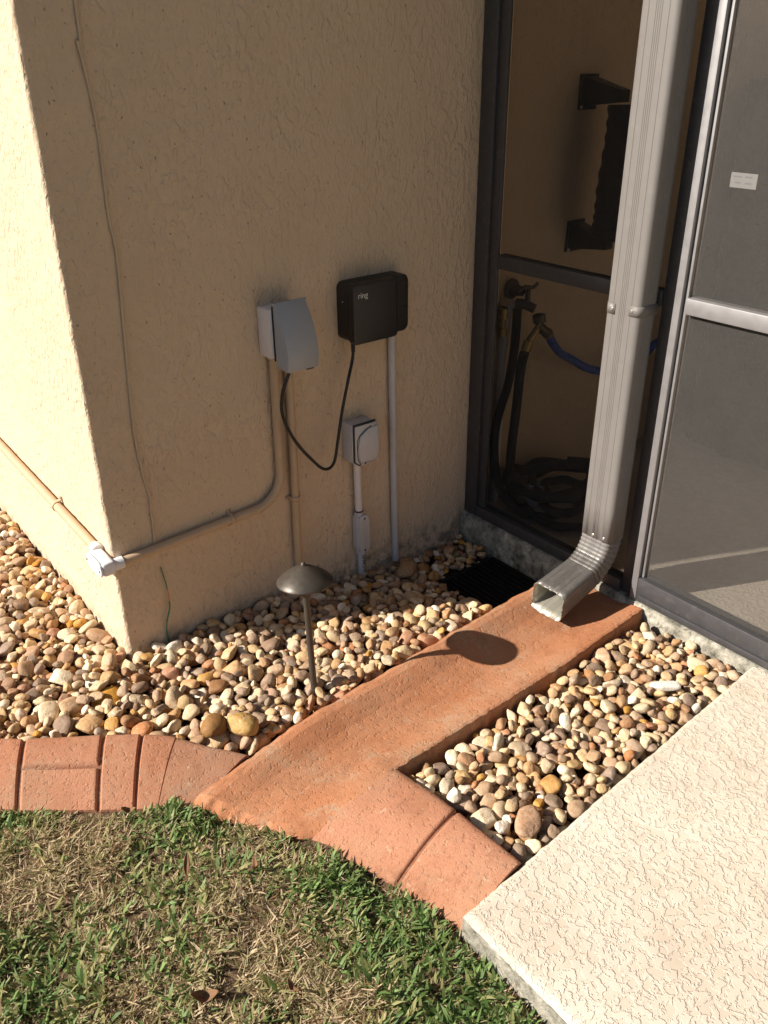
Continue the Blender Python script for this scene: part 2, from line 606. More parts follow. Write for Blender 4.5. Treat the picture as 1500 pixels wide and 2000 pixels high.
# ------------------------------------------------------------------ ground and setting
W_ = 1.30            # plane of the screen wall
bm = bmesh.new()
vs = [bm.verts.new(v) for v in ((-300, -300, -0.14), (300, -300, -0.14), (300, 300, -0.14), (-300, 300, -0.14))]
bm.faces.new(vs)
tag(obj('ground', bm, 'farlawn'), kind='structure')

# outline between lawn and everything paved, x as a function of y
LB_Y = np.array([-6.0, -1.50, -1.235, -1.133, -0.996, -0.839, -0.761, -0.667, -0.560, -0.525, -0.486, -0.349, -0.326, -0.10, 0.5, 2.5, 6.0])
LB_X = np.array([0.145, 0.145, 0.150, 0.136, 0.094, 0.045, -0.013, -0.065, -0.128, -0.222, -0.295, -0.436, -0.464, -0.72, -0.86, -0.90, -0.90])


def lawn_x(y):
    return float(np.interp(y, LB_Y, LB_X))


def lawn_fn(u, v):
    y = -6.0 + 8.0 * v
    xb = lawn_x(y) + 0.05
    d = (1 - u) ** 1.7 * 6.0
    x = xb - d
    z = -0.047 + 0.012 * fbm((x * 5, y * 5, 0), 4) + 0.012 * min(1.0, max(0, d - 0.05) / 0.25)
    if y > 1.5 or d > 5.0 or y < -5.5:
        z = min(z, -0.05)
    return (x, y, z)


tag(grid_mesh('lawn', 90, 260, lawn_fn, 'soil'), kind='structure')

# patio slab (edge slightly skewed to the wall, one real arris worn round)
SY0, SY1 = -1.232, -1.166
bm = bmesh.new()


def slab_edge(x):
    return SY0 + (SY1 - SY0) * (x - 0.15) / 1.08


def slab_fn(u, v):
    x = 0.147 + (1.286 - 0.147) * u
    y1 = slab_edge(x)
    y = y1 + (-6.0 - y1) * v ** 1.6
    ed = min((x - 0.147), (y1 - y))
    z = 0.020 - 0.006 * max(0, 1 - ed / 0.012) ** 2 - 0.006 * 0
    z += 0.0012 * fbm((x * 14, y * 14, 3), 3)
    if ed < 0.02:
        x += 0.0025 * fbm((x * 40, y * 40, 8), 2)
        y += 0.0025 * fbm((x * 40, y * 40, 5), 2)
    return (x, y, z)


slab = grid_mesh('patio_slab', 110, 260, slab_fn, ['slab', 'curb'], closed_skirt=-0.138)
for pl in slab.data.polygons:
    if abs(pl.normal.z) < 0.5:
        pl.material_index = 1
tag(slab, kind='structure')

# lanai floor behind the screen
bm = bmesh.new()
add_box(bm, (1.352, -6.0, -0.137), (4.2, -0.001, 0.018))
tag(obj('lanai_floor', bm, 'floor'), kind='structure')


# concrete foundation curb under the screen wall
def curb_fn(u, v):
    y = -0.002 - 5.9 * u ** 1.8
    prof = [(1.283, -0.137), (1.281, -0.03), (1.284, 0.004), (1.289, 0.014), (1.296, 0.0185), (1.349, 0.0185)]
    k = v * (len(prof) - 1)
    i = min(int(k), len(prof) - 2)
    t = k - i
    x = prof[i][0] * (1 - t) + prof[i + 1][0] * t
    z = prof[i][1] * (1 - t) + prof[i + 1][1] * t
    if v < 0.75:
        x += 0.0055 * fbm((y * 16, z * 20, 1), 4)
        z += 0.002 * fbm((y * 20, z * 20, 4), 3)
    return (x, y, z)


tag(grid_mesh('foundation_curb', 300, 20, curb_fn, 'curb'), kind='structure')

# ------------------------------------------------------------------ house corner
house = thing('house', 'tan stucco house corner with one wall in sun and one in shade', 'house')


def wall_fn(u, v):
    # u runs along wall B, round the corner, along wall A;  v up
    L1, Rr, L2 = 3.2, 0.012, 4.2
    arc = Rr * math.pi / 2
    s = u * (L1 + arc + L2)
    z = -0.135 + 3.05 * v
    if s < L1:
        x, y, nx, ny = 0.0, L1 + Rr - s, -1.0, 0.0
    elif s < L1 + arc:
        a = (s - L1) / Rr
        x, y = Rr - Rr * math.cos(a), Rr - Rr * math.sin(a)
        nx, ny = -math.cos(a), -math.sin(a)
    else:
        x, y, nx, ny = Rr + s - L1 - arc, 0.0, 0.0, -1.0
    p = (x * 9, y * 9, z * 9)
    d = 0.0022 * fbm(p, 3) + 0.0012 * fbm((x * 40, y * 40, z * 34), 3)
    if z < 0.10:
        d += 0.006 * (0.10 - z) / 0.10
    if x > 1.27:
        d = min(d, 0.0)
    return (x + nx * d, y + ny * d, z)


# wall grid: fine where the photograph looks, coarser beyond
us = np.concatenate([np.linspace(0, 1.4, 40, endpoint=False), np.linspace(1.4, 3.18, 120, endpoint=False),
                     np.linspace(3.18, 3.24, 16, endpoint=False), np.linspace(3.24, 4.6, 130, endpoint=False), np.linspace(4.6, 7.418, 30)]) / 7.4188
vz = np.concatenate([np.linspace(0, 1.9, 170, endpoint=False), np.linspace(1.9, 3.05, 20)]) / 3.05
wall = grid_mesh('wall', len(us) - 1, len(vz) - 1, lambda u, v: wall_fn(us[min(int(round(u * (len(us) - 1))), len(us) - 1)], vz[min(int(round(v * (len(vz) - 1))), len(vz) - 1)]), 'stucco', house)
box('shading_soffit', (-0.45, -0.85, 2.90), (4.3, 3.3, 2.915), 'trim', house)  # eave out of view, made deep over wall A to cut sky light
box('fascia', (-0.47, -0.87, 2.88), (4.32, -0.8505, 3.06), 'trim', house)
box('fascia', (-0.47, -0.8500, 2.88), (-0.4505, 3.3, 3.06), 'trim', house)
bm = bmesh.new()
rvs = [bm.verts.new(v) for v in ((-0.5, -0.9, 3.062), (4.4, -0.9, 3.062), (4.4, 3.4, 3.062), (-0.5, 3.4, 3.062), (1.4, 1.4, 3.9), (4.4, 1.4, 3.9), (4.4, 1.5, 3.9), (1.4, 1.5, 3.9))]
for f in ((0, 1, 5, 4), (2, 3, 7, 6), (3, 0, 4, 7), (4, 5, 6, 7), (1, 2, 6, 5), (3, 2, 1, 0)):
    bm.faces.new([rvs[i] for i in f])
obj('roof', bm, 'roof', house)
box('inner_wall', (4.2, -6.0, -0.13), (4.3, -0.002, 2.6), 'interior', house)
box('end_wall', (1.36, -6.1, -0.13), (4.2, -6.0, 2.6), 'interior', house)

# ------------------------------------------------------------------ screen wall
scr = thing('screen_wall', 'bronze grey aluminium framed screen wall of the porch beside the stucco corner', 'screen wall')
box('post', (1.302, -0.060, 0.0195), (1.346, -0.0025, 2.55), 'frame', scr, 0.002)
box('post', (1.310, -0.097, 0.0605), (1.321, -0.0605, 2.55), 'frame', scr, 0.002)
box('rail', (1.306, -0.6990, 0.9065), (1.346, -0.0975, 0.9480), 'frame', scr, 0.002)  # shaded rail: its shade comes from the darker copy of the finish
box('bottom_track', (1.303, -0.6990, 0.0195), (1.347, -0.0605, 0.0600), 'frame', scr, 0.002)
box('post', (1.3160, -0.7425, 0.0195), (1.349, -0.6995, 2.55), 'frame', scr, 0.002)
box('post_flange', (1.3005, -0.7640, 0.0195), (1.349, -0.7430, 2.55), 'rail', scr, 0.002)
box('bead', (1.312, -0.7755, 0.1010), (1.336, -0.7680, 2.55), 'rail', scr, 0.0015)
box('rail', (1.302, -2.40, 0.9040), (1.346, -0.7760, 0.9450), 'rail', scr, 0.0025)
box('bottom_track', (1.300, -2.40, 0.0195), (1.347, -0.7645, 0.1000), 'frame', scr, 0.003)
box('track_lip', (1.292, -2.40, 0.0300), (1.2995, -0.7800, 0.0480), 'frame', scr, 0.001)
box('post', (1.3005, -2.464, 0.0195), (1.349, -2.4005, 2.55), 'frame', scr, 0.002)
box('head_rail', (1.300, -2.464, 2.551), (1.349, -0.002, 2.60), 'frame', scr, 0.002)


def screen_panel(y0, y1, z0, z1, mat):
    bm = bmesh.new()
    v = [bm.verts.new((1.322, a, b)) for a, b in ((y0, z0), (y1, z0), (y1, z1), (y0, z1))]
    bm.faces.new(v)
    return obj('screen_panel', bm, mat, scr)


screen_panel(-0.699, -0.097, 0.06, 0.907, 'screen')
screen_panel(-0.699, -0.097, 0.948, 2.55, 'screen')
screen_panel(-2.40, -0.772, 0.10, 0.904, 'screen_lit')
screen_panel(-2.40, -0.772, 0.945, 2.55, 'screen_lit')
lroof = thing('porch_roof', 'cream ceiling and gutter over the screened porch, above the downspout', 'roof')
box('ceiling', (1.25, -6.1, 2.602), (4.3, -0.003, 2.66), 'trim', lroof)
box('gutter', (1.16, -6.1, 2.56), (1.2495, -0.50, 2.68), 'spout', lroof, 0.006)

# ------------------------------------------------------------------ drainage channel
def chan_yl(x):
    return float(np.interp(x, [-0.14, 0.02, 0.28, 0.90, 1.29], [-0.590, -0.574, -0.545, -0.503, -0.488]))


def chan_yr(x):
    return float(np.interp(x, [0.0, 0.30, 0.43, 0.89, 1.29], [-0.853, -0.851, -0.849, -0.839, -0.809]))


CH_V = [0.0, 0.02, 0.06, 0.12, 0.19, 0.27, 0.36, 0.46, 0.60, 0.71, 0.79, 0.86, 0.92, 0.97, 0.99, 1.0]
CH_Z = [-0.045, -0.006, 0.016, 0.0265, 0.026, 0.017, 0.006, 0.000, -0.003, -0.001, 0.005, 0.013, 0.018, 0.020, 0.018, 0.010]


def chan_end(v):
    return float(np.interp(v, [0, 0.08, 0.35, 0.68, 1.0], [-0.118, -0.112, -0.072, -0.018, 0.050]))


def chan_fn(u, v):
    vv = v
    xe = chan_end(vv)
    x = 1.2795 + (xe - 1.2795) * u
    yl, yr = chan_yl(x), chan_yr(x)
    y = yl + (yr - yl) * vv
    z = float(np.interp(vv, CH_V, CH_Z))
    near = max(0.0, 1 - (x - xe) / 0.30)
    z = z * (1 - 0.35 * near) - 0.026 * near ** 1.5
    z += 0.0016 * fbm((x * 6, y * 10, 2), 2) + 0.0006 * fbm((x * 60, y * 60, 2), 2)
    if x < 0.30 and vv > 0.70:                      # right bank rises into the kerb
        tk = (0.293 - x) / 0.241
        zk = 0.022 - 0.062 * max(0.0, min(1.0, tk)) ** 1.9
        w = ((vv - 0.70) / 0.30) ** 1.5 * max(0.0, min(1.0, (0.30 - x) / 0.03))
        z = z * (1 - w) + zk * w
    if vv <= 0.12:
        y += 0.008 * fbm((x * 14, 3, 1), 4)
    if vv >= 0.97 and x > 0.30:
        y += 0.0045 * fbm((x * 45, 7, 1), 4)
    if u > 0.985:
        x += 0.010 * fbm((y * 22, 5, 2), 3)
        z -= 0.018 * (u - 0.985) / 0.015
    return (x, y, z)


vgrid = sorted(set(CH_V + list(np.linspace(0, 1, 64))))
ugrid = np.concatenate([np.linspace(0, 0.985, 190, endpoint=False), np.linspace(0.985, 1, 8)])
chan = grid_mesh('drainage_channel', len(ugrid) - 1, len(vgrid) - 1,
                 lambda u, v: chan_fn(ugrid[int(round(u * (len(ugrid) - 1)))], vgrid[int(round(v * (len(vgrid) - 1)))]), 'channel', closed_skirt=-0.138)
tag(chan, 'orange terracotta concrete drainage channel running from the downspout to the lawn', 'channel')


# ------------------------------------------------------------------ kerbs with stamped bricks
def polyline(pts):
    P = np.array(pts, float)
    d = np.concatenate([[0], np.cumsum(np.linalg.norm(np.diff(P[:, :2], axis=0), axis=1))])
    return P, d / d[-1]


def kerb(name, label, inner, outer, zt, zo, bricks, core_range):
    root = thing(name, label, 'kerb')
    PI_, di = polyline(inner)
    PO, do = polyline(outer)

    def surf(s, t, drop=0.0):
        I = [np.interp(s, di, PI_[:, k]) for k in range(3)]
        O = [np.interp(s, do, PO[:, k]) for k in range(3)]
        x = I[0] + (O[0] - I[0]) * t
        y = I[1] + (O[1] - I[1]) * t
        z = I[2] + (O[2] - I[2]) * t ** 1.9
        e = max(0, 1 - t / 0.08)
        z -= 0.006 * e * e
        z += 0.0014 * fbm((x * 13, y * 13, 6), 2) + 0.0006 * fbm((x * 60, y * 60, 6), 2)
        return (x, y, z - drop)

    s0, s1 = core_range
    n = max(8, int((s1 - s0) * 70))
    grid_mesh('core', n, 14, lambda u, v: surf(s0 + (s1 - s0) * u, v, 0.0075), 'joint', root, closed_skirt=-0.138)
    for (a, b, t0, t1, *mt) in bricks:
        m = max(10, int((b - a) * 110))
        k = max(8, int((t1 - t0) * 22))

        def bf(u, v, a=a, b=b, t0=t0, t1=t1, mt=mt):
            # pillowed edges: outer ring sinks into the joint
            def ease(q, n_):
                w = 0.045
                return q
            s = a + (b - a) * u
            t = t0 + (t1 - t0) * v
            p = surf(s, t)
            du = min(u if (a > 0 and not mt) else 1, 1 - u if (b < 1 and not (b - sL[7] - 0.01 == 0)) else 1) * (b - a) * seglen
            dv = min(v - 0, 1 - v) * (t1 - t0) * 0.15
            if t0 == 0:
                dv = (1 - v) * (t1 - t0) * 0.15
            if t1 == 1:
                dv = v * (t1 - t0) * 0.15
            if t0 == 0 and t1 == 1:
                dv = 1
            d = min(du, dv)
            sink = 0.0075 * max(0, 1 - d / 0.0045) ** 1.5
            return (p[0], p[1], p[2] - sink)
        seglen = float(np.sum(np.linalg.norm(np.diff(PI_[:, :2], axis=0), axis=1)))
        uu = np.concatenate([[0, 0.015, 0.03, 0.05], np.linspace(0.08, 0.92, m), [0.95, 0.97, 0.985, 1]])
        vv = np.concatenate([[0, 0.02, 0.045, 0.08], np.linspace(0.12, 0.9, k), [0.94, 0.97, 0.985, 1]])
        grid_mesh('brick', len(uu) - 1, len(vv) - 1,
                  lambda u, v: bf(uu[int(round(u * (len(uu) - 1)))], vv[int(round(v * (len(vv) - 1)))]), mt[0] if mt else 'brick', root, closed_skirt=-0.09)
    return root


inL = [(-0.86, 0.55, 0.03), (-0.72, 0.14, 0.03), (-0.56, -0.03, 0.03), (-0.403, -0.165, 0.03), (-0.358, -0.205, 0.03), (-0.200, -0.313, 0.03),
       (-0.125, -0.370, 0.03), (-0.070, -0.420, 0.027), (-0.015, -0.500, 0.020), (0.052, -0.578, 0.010)]
ouL = [(-0.98, 0.48, -0.04), (-0.84, 0.05, -0.04), (-0.67, -0.135, -0.04), (-0.485, -0.305, -0.04), (-0.436, -0.352, -0.04), (-0.290, -0.470, -0.04),
       (-0.222, -0.522, -0.04), (-0.185, -0.548, -0.04), (-0.145, -0.575, -0.038), (-0.092, -0.612, -0.036)]
PL, dL = polyline(inL)
# give the outer line the same parameter as the inner one
def resample_like(inner, outer):
    return outer


sL = list(dL)
kerb_l_b = [(sL[0], sL[1] - 0.0025, 0, 1), (sL[1] + 0.0025, sL[2] - 0.0025, 0, 0.485), (sL[1] + 0.0025, sL[2] - 0.0025, 0.515, 1),
            (sL[2] + 0.0025, sL[4] - 0.0025, 0, 1),
            (sL[4] + 0.0025, sL[5] - 0.0025, 0, 0.485), (sL[4] + 0.0025, sL[5] - 0.0025, 0.515, 1),
            (sL[5] + 0.0025, sL[6] - 0.0025, 0, 1), (sL[6] + 0.0025, sL[7] + 0.01, 0, 1), (sL[7] + 0.01, sL[9], 0, 1, 'brick_stained')]


def kerb2(*a):
    return kerb(*a)


# share the inner parameter: patch polyline() for outer by passing matched samples
_old = polyline


def matched(inner, outer, n=80):
    Pi, d_ = _old(inner)
    Po = np.array(outer, float)
    ss = np.linspace(0, 1, n + 1)
    ss = np.unique(np.concatenate([ss, d_]))
    I = [[np.interp(s, d_, Pi[:, k]) for k in range(3)] for s in ss]
    O = [[np.interp(s, d_, Po[:, k]) for k in range(3)] for s in ss]
    return ss, I, O


def make_kerb(name, label, inner, outer, bricks):
    ss, I, O = matched(inner, outer)
    global polyline
    polyline = lambda pts: (np.array(pts, float), ss)
    r = kerb(name, label, I, O, 0, 0, bricks, (0.0, 1.0))
    polyline = _old
    return r


make_kerb('garden_kerb', 'long curving terracotta kerb stamped with brick joints between pebbles and lawn', inL, ouL, kerb_l_b)
inR = [(0.293, -0.850, 0.022), (0.308, -0.968, 0.028), (0.314, -1.036, 0.030), (0.325, -1.218, 0.028)]
ouR = [(0.049, -0.850, -0.040), (0.096, -0.996, -0.040), (0.120, -1.060, -0.040), (0.160, -1.231, -0.040)]
_, dR = polyline(inR)
make_kerb('garden_kerb', 'short terracotta kerb with a single joint between the drainage channel and the pale slab', inR, ouR,
          [(0.0, dR[2] - 0.007, 0, 1), (dR[2] + 0.007, 1.0, 0, 1)])

# ------------------------------------------------------------------ pebble beds
DR = (0.985, 1.272, -0.450, -0.188)      # drain box x0,x1,y0,y1


def bed_soil(x, y):
    z = -0.058
    z -= 0.045 * max(0, min(1, (x - 0.50) / 0.3)) * max(0, min(1, (y + 0.52) / 0.25))
    return z


def bed_mesh(name, x0, x1, y0, y1, n):
    def f(u, v):
        x, y = x0 + (x1 - x0) * u, y0 + (y1 - y0) * v
        z = bed_soil(x, y) + 0.006 * fbm((x * 12, y * 12, 9), 3)
        if DR[0] - 0.01 < x < DR[1] + 0.03 and DR[2] - 0.01 < y < DR[3] + 0.01:
            z = -0.128
        return (x, y, z)
    o = grid_mesh(name, n, n, f, 'bedsoil')
    return tag(o, kind='structure')


bed_a = bed_mesh('pebble_bed', -1.0, 1.28, -0.60, 2.4, 110)
bed_b = bed_mesh('pebble_bed', 0.30, 1.283, -1.225, -0.815, 40)


def pebble_shape(seed, sub=3):
    bm = bmesh.new()
    bmesh.ops.create_icosphere(bm, subdivisions=sub, radius=1.0)
    rs = random.Random(seed)
    off = Vector((rs.uniform(-50, 50), rs.uniform(-50, 50), rs.uniform(-50, 50)))
    angular = seed % 5 in (0, 2)
    planes = []
    for _ in range(rs.randint(6, 10) if angular else rs.randint(2, 4)):
        nrm = Vector((rs.gauss(0, 1), rs.gauss(0, 1), rs.gauss(0, 1))).normalized()
        planes.append((nrm, rs.uniform(0.62, 0.86) if angular else rs.uniform(0.74, 0.93)))
    amp = rs.uniform(0.10, 0.22)
    ex = rs.uniform(0.72, 1.0)
    for v in bm.verts:
        d = v.co.normalized()
        p = d * (1 + amp * mnoise.noise(d * 1.15 + off) + 0.05 * mnoise.noise(d * 3.1 + off))
        p = Vector([math.copysign(abs(c) ** ex, c) for c in p])
        for nrm, h in planes:
            e = p.dot(nrm) - h
            if e > 0:
                p = p - nrm * e * 0.95
        p += d * (0.030 if angular else 0.018) * mnoise.noise(d * 6 + off)
        v.co = p
    # normalise to the unit box
    for k in range(3):
        lo = min(v.co[k] for v in bm.verts)
        hi = max(v.co[k] for v in bm.verts)
        for v in bm.verts:
            v.co[k] = (v.co[k] - (lo + hi) / 2) * 2 / (hi - lo)
    return bm


NSH = 18
hi_bm = [pebble_shape(s, 3) for s in range(NSH)]
hi_me = []
sh_v, sh_f = [], []
for b in hi_bm:
    b.verts.index_update()
    me = bpy.data.meshes.new('pebble')
    b.to_mesh(me)
    me.polygons.foreach_set('use_smooth', [True] * len(me.polygons))
    me.materials.append(M['pebble'])
    hi_me.append(me)
    sh_v.append(np.array([v.co[:] for v in b.verts], dtype=np.float32))
    sh_f.append(np.array([[v.index for v in f.verts] for f in b.faces], dtype=np.int32))
    b.free()

# height field for dropping the stones
CELL = 0.004
HX0, HX1, HY0, HY1 = -1.02, 1.30, -1.26, 2.42
nx_, ny_ = int((HX1 - HX0) / CELL), int((HY1 - HY0) / CELL)
gx = HX0 + (np.arange(nx_) + 0.5) * CELL
gy = HY0 + (np.arange(ny_) + 0.5) * CELL
GX, GY = np.meshgrid(gx, gy, indexing='ij')
hm = np.vectorize(bed_soil)(GX, GY).astype(np.float32)
block = np.zeros_like(hm, dtype=bool)
block |= (GX > -0.004) & (GY > -0.010)                                    # house
yl = np.interp(gx, [-0.14, 0.02, 0.28, 0.90, 1.29], [-0.590, -0.574, -0.545, -0.503, -0.488])[:, None]
yr = np.interp(gx, [0.0, 0.30, 0.43, 0.89, 1.29], [-0.853, -0.851, -0.849, -0.839, -0.809])[:, None]
block |= (GY < yl + 0.010) & (GY > yr - 0.006)
# kerb on the left: everything beyond its inner edge
ki = np.array(inL)
order = np.argsort(ki[:, 0])
kx = np.interp(gy, ki[::-1, 1], ki[::-1, 0])[None, :]
block |= (GX < kx + 0.004) & (GY > -0.60)
block |= (GX < 0.02) & (GY < -0.545)
block |= (GX > DR[0] - 0.006) & (GY > DR[2] - 0.012) & (GY < DR[3] + 0.008)      # drain
block |= (GX > 1.276)
kr = np.array(inR)
kxr = np.interp(gy, kr[::-1, 1], kr[::-1, 0])[None, :]
block |= (GY < yr) & (GX < kxr + 0.004)
block |= (GY < SY0 + (SY1 - SY0) * (GX - 0.15) / 1.08 + 0.006)


def rotm(ax, ay, az):
    ca, sa, cb, sb, cc, sc_ = math.cos(ax), math.sin(ax), math.cos(ay), math.sin(ay), math.cos(az), math.sin(az)
    return (np.array([[cc, -sc_, 0], [sc_, cc, 0], [0, 0, 1]]) @ np.array([[cb, 0, sb], [0, 1, 0], [-sb, 0, cb]]) @ np.array([[1, 0, 0], [0, ca, -sa], [0, sa, ca]]))


def profile(a, b, c, Rm):
    """top and bottom of a tilted ellipsoid over the grid footprint"""
    Ai = Rm @ np.diag([a * a, b * b, c * c]) @ Rm.T
    A = np.linalg.inv(Ai)
    ex, ey = math.sqrt(Ai[0, 0]), math.sqrt(Ai[1, 1])
    kx_, ky_ = int(ex / CELL) + 1, int(ey / CELL) + 1
    dx = (np.arange(-kx_, kx_ + 1) * CELL)[:, None]
    dy = (np.arange(-ky_, ky_ + 1) * CELL)[None, :]
    qa = A[2, 2]
    qb = 2 * (A[0, 2] * dx + A[1, 2] * dy)
    qc = A[0, 0] * dx * dx + 2 * A[0, 1] * dx * dy + A[1, 1] * dy * dy - 1
    D = qb * qb - 4 * qa * qc
    ok = D > 0
    sq = np.sqrt(np.where(ok, D, 0))
    return kx_, ky_, ok, (-qb + sq) / (2 * qa), (-qb - sq) / (2 * qa)


def target_z(x, y, bed):
    if bed == 'b':
        return 0.004 + 0.004 * math.sin(x * 9)
    t = 0.004
    t -= 0.052 * max(0, min(1, (x - 0.52) / 0.30)) * max(0, min(1, (y + 0.40) / 0.30))
    t -= 0.020 * max(0, min(1, (x - 0.80) / 0.15)) * max(0, min(1, (y + 0.52) / 0.12))
    t += 0.012 * max(0, min(1, (y - 0.1) / 0.8))
    return t


stones = []


def drop(x, y, a, b, c, Rm, bed, shape, limit=True, mat=None):
    kx_, ky_, ok, top, bot = profile(a, b, c, Rm)
    i, j = int((x - HX0) / CELL), int((y - HY0) / CELL)
    if i - kx_ < 0 or j - ky_ < 0 or i + kx_ >= nx_ or j + ky_ >= ny_:
        return None
    sl = (slice(i - kx_, i + kx_ + 1), slice(j - ky_, j + ky_ + 1))
    bl = block[sl]
    if (bl & ok).sum() > 0.06 * ok.sum():
        return None
    h = hm[sl]
    diff = np.where(ok & ~bl, h - bot, -9)
    k = np.partition(diff.ravel(), -4)[-4]          # lets stones settle a little into each other
    z = float(k) - 0.0015
    return z, sl, ok, top


def place(res, x, y, a, b, c, Rm, bed, shape, mat=None):
    z, sl, ok, top = res
    hm[sl] = np.where(ok, np.maximum(hm[sl], z + top * 0.96), hm[sl])
    stones.append(dict(p=(x, y, z), s=(a, b, c), R=Rm, bed=bed, shape=shape, mat=mat, top=z + float(np.max(np.where(ok, top, -9)))))


# single stones one can point at in the photograph
SPECIAL = [
    (0.022, -0.462, 0.036, 0.030, 0.025, 'a', 9, 0.4, (0.28, 0.16, 0.075), 'brown'),
    (0.082, -0.498, 0.042, 0.030, 0.025, 'a', 6, 2.2, (0.45, 0.29, 0.12), 'ochre'),
    (1.040, -1.060, 0.040, 0.015, 0.010, 'b', 1, -0.75, (0.86, 0.83, 0.76), 'white'),
    (0.350, -0.990, 0.020, 0.015, 0.012, 'b', 2, 0.2, (0.80, 0.74, 0.62), 'cream'),
    (0.945, -0.105, 0.046, 0.030, 0.022, 'a', 4, 0.5, (0.36, 0.21, 0.085), 'tan'),
    (0.420, -1.150, 0.044, 0.028, 0.013, 'b', 0, 0.5, (0.42, 0.25, 0.15), 'pinkbrown'),
]


def rand_stone():
    a = float(np.clip(rng.lognormal(math.log(0.0285), 0.32), 0.014, 0.056))
    b = a * rng.uniform(0.60, 0.92)
    c = a * rng.uniform(0.42, 0.72)
    return a, b, c


def rand_rot(s=0.45):
    return rotm(rng.normal(0, s), rng.normal(0, s), rng.uniform(0, 6.283))


def fill(bed, region, n, tries, over, small=1.0):
    x0, x1, y0, y1 = region
    for _ in range(n):
        a, b, c = rand_stone()
        a, b, c = a * small, b * small, c * small
        Rm = rand_rot()
        best = None
        for _k in range(tries):
            x, y = rng.uniform(x0, x1), rng.uniform(y0, y1)
            i, j = int((x - HX0) / CELL), int((y - HY0) / CELL)
            if block[min(i, nx_ - 1), min(j, ny_ - 1)]:
                continue
            r = drop(x, y, a, b, c, Rm, bed, 0)
            if r is None:
                continue
            e = r[0] + c - target_z(x, y, bed)
            if best is None or e < best[0]:
                best = (e, r, x, y)
        if best and best[0] < over:
            place(best[1], best[2], best[3], a, b, c, Rm, bed, int(rng.integers(NSH)))


REG_A1 = (0.0, 1.28, -0.56, 0.0)
REG_A2 = (-0.62, 0.02, -0.50, 1.0)
REG_A3 = (-0.95, 0.0, 0.9, 2.38)
REG_A4 = (-0.86, -0.60, -0.15, 1.0)
REG_B = (0.30, 1.28, -1.24, -0.82)
for bed, reg, n in (('b', REG_B, 360), ('a', REG_A1, 520), ('a', REG_A2, 680), ('a', REG_A3, 420), ('a', REG_A4, 170)):
    fill(bed, reg, int(n * 0.75), 4, -0.008)
for bed, reg, n in (('b', REG_B, 420), ('a', REG_A1, 560), ('a', REG_A2, 740), ('a', REG_A3, 460), ('a', REG_A4, 190)):
    fill(bed, reg, n, 7, 0.004)
for bed, reg, n in (('b', REG_B, 560), ('a', REG_A1, 800), ('a', REG_A2, 950)):
    fill(bed, reg, n, 8, 0.006, 0.56)
for (x, y, a, b, c, bed, sh, rz, col, nm) in SPECIAL:
    Rm = rotm(0.1, -0.1, rz)
    r = drop(x, y, a, b, c, Rm, bed, sh)
    if r is None:
        continue
    M['stone_' + nm] = m_pebble('pebble_' + nm, col)
    place(r, x, y, a, b, c, Rm, bed, sh, 'stone_' + nm)

camp = np.array([-0.6466, -2.0070, 1.5])
rvn, uvn, fvn = np.array(rv), np.array(uv_), np.array(fv)


def shows(s):
    p = np.array(s['p'])
    d = p - camp
    zz = d @ fvn
    px, py = 750 + 1674.8 * (d @ rvn) / zz, 1000 - 1674.8 * (d @ uvn) / zz
    inside = -20 < px < 1520 and -20 < py < 2020
    i, j = int((p[0] - HX0) / CELL), int((p[1] - HY0) / CELL)
    i, j = min(max(i, 0), nx_ - 1), min(max(j, 0), ny_ - 1)
    open_ = s['top'] > hm[i, j] - 0.004
    hidden = p[0] < 0.0 and p[1] > 0.02 and False
    size = 1674.8 * s['s'][0] * s['s'][1] ** 0.5 / zz
    return size if (inside and open_) else (-1 if not inside else size * 0.05)


for bed, parent in (('a', bed_a), ('b', bed_b)):
    L = [s for s in stones if s['bed'] == bed]
    L.sort(key=lambda s: (s['mat'] is None, -shows(s)))
    for s in L[:300]:
        o = bpy.data.objects.new('pebble', hi_me[s['shape']])
        C.objects.link(o)
        o.parent = parent
        mtx = np.eye(4)
        mtx[:3, :3] = s['R'] @ np.diag(s['s'])
        mtx[:3, 3] = s['p']
        o.matrix_basis = Matrix(mtx.tolist())
        if s['mat']:
            o.material_slots[0].link = 'OBJECT'
            o.material_slots[0].material = M[s['mat']]
            o['label'] = {'stone_white': 'long flat white pebble', 'stone_ochre': 'large angular ochre stone', 'stone_brown': 'large rounded brown stone',
                          'stone_cream': 'small pale cream pebble', 'stone_tan': 'large smooth tan pebble', 'stone_pinkbrown': 'flat pinkish brown stone'}[s['mat']]
    VV, FF, base = [], [], 0
    for s in L[300:]:
        v = sh_v[s['shape']] @ (s['R'] @ np.diag(s['s'])).T + np.array(s['p'])
        VV.append(v)
        FF.append(sh_f[s['shape']] + base)
        base += len(v)
    V_ = np.concatenate(VV).astype(np.float32)
    F_ = np.concatenate(FF).astype(np.int32)
    me = bpy.data.meshes.new('pebble_fill')
    me.vertices.add(len(V_))
    me.vertices.foreach_set('co', V_.ravel())
    me.loops.add(F_.size)
    me.loops.foreach_set('vertex_index', F_.ravel())
    me.polygons.add(len(F_))
    me.polygons.foreach_set('loop_start', np.arange(0, F_.size, 3, dtype=np.int32))
    me.polygons.foreach_set('use_smooth', np.ones(len(F_), dtype=bool))
    me.update(calc_edges=True)
    me.materials.append(M['pebble'])
    o = bpy.data.objects.new('pebble_fill', me)
    C.objects.link(o)
    o.parent = parent
    o['kind'] = 'stuff'
print('stones', len(stones), 'per bed', sum(s['bed'] == 'a' for s in stones))

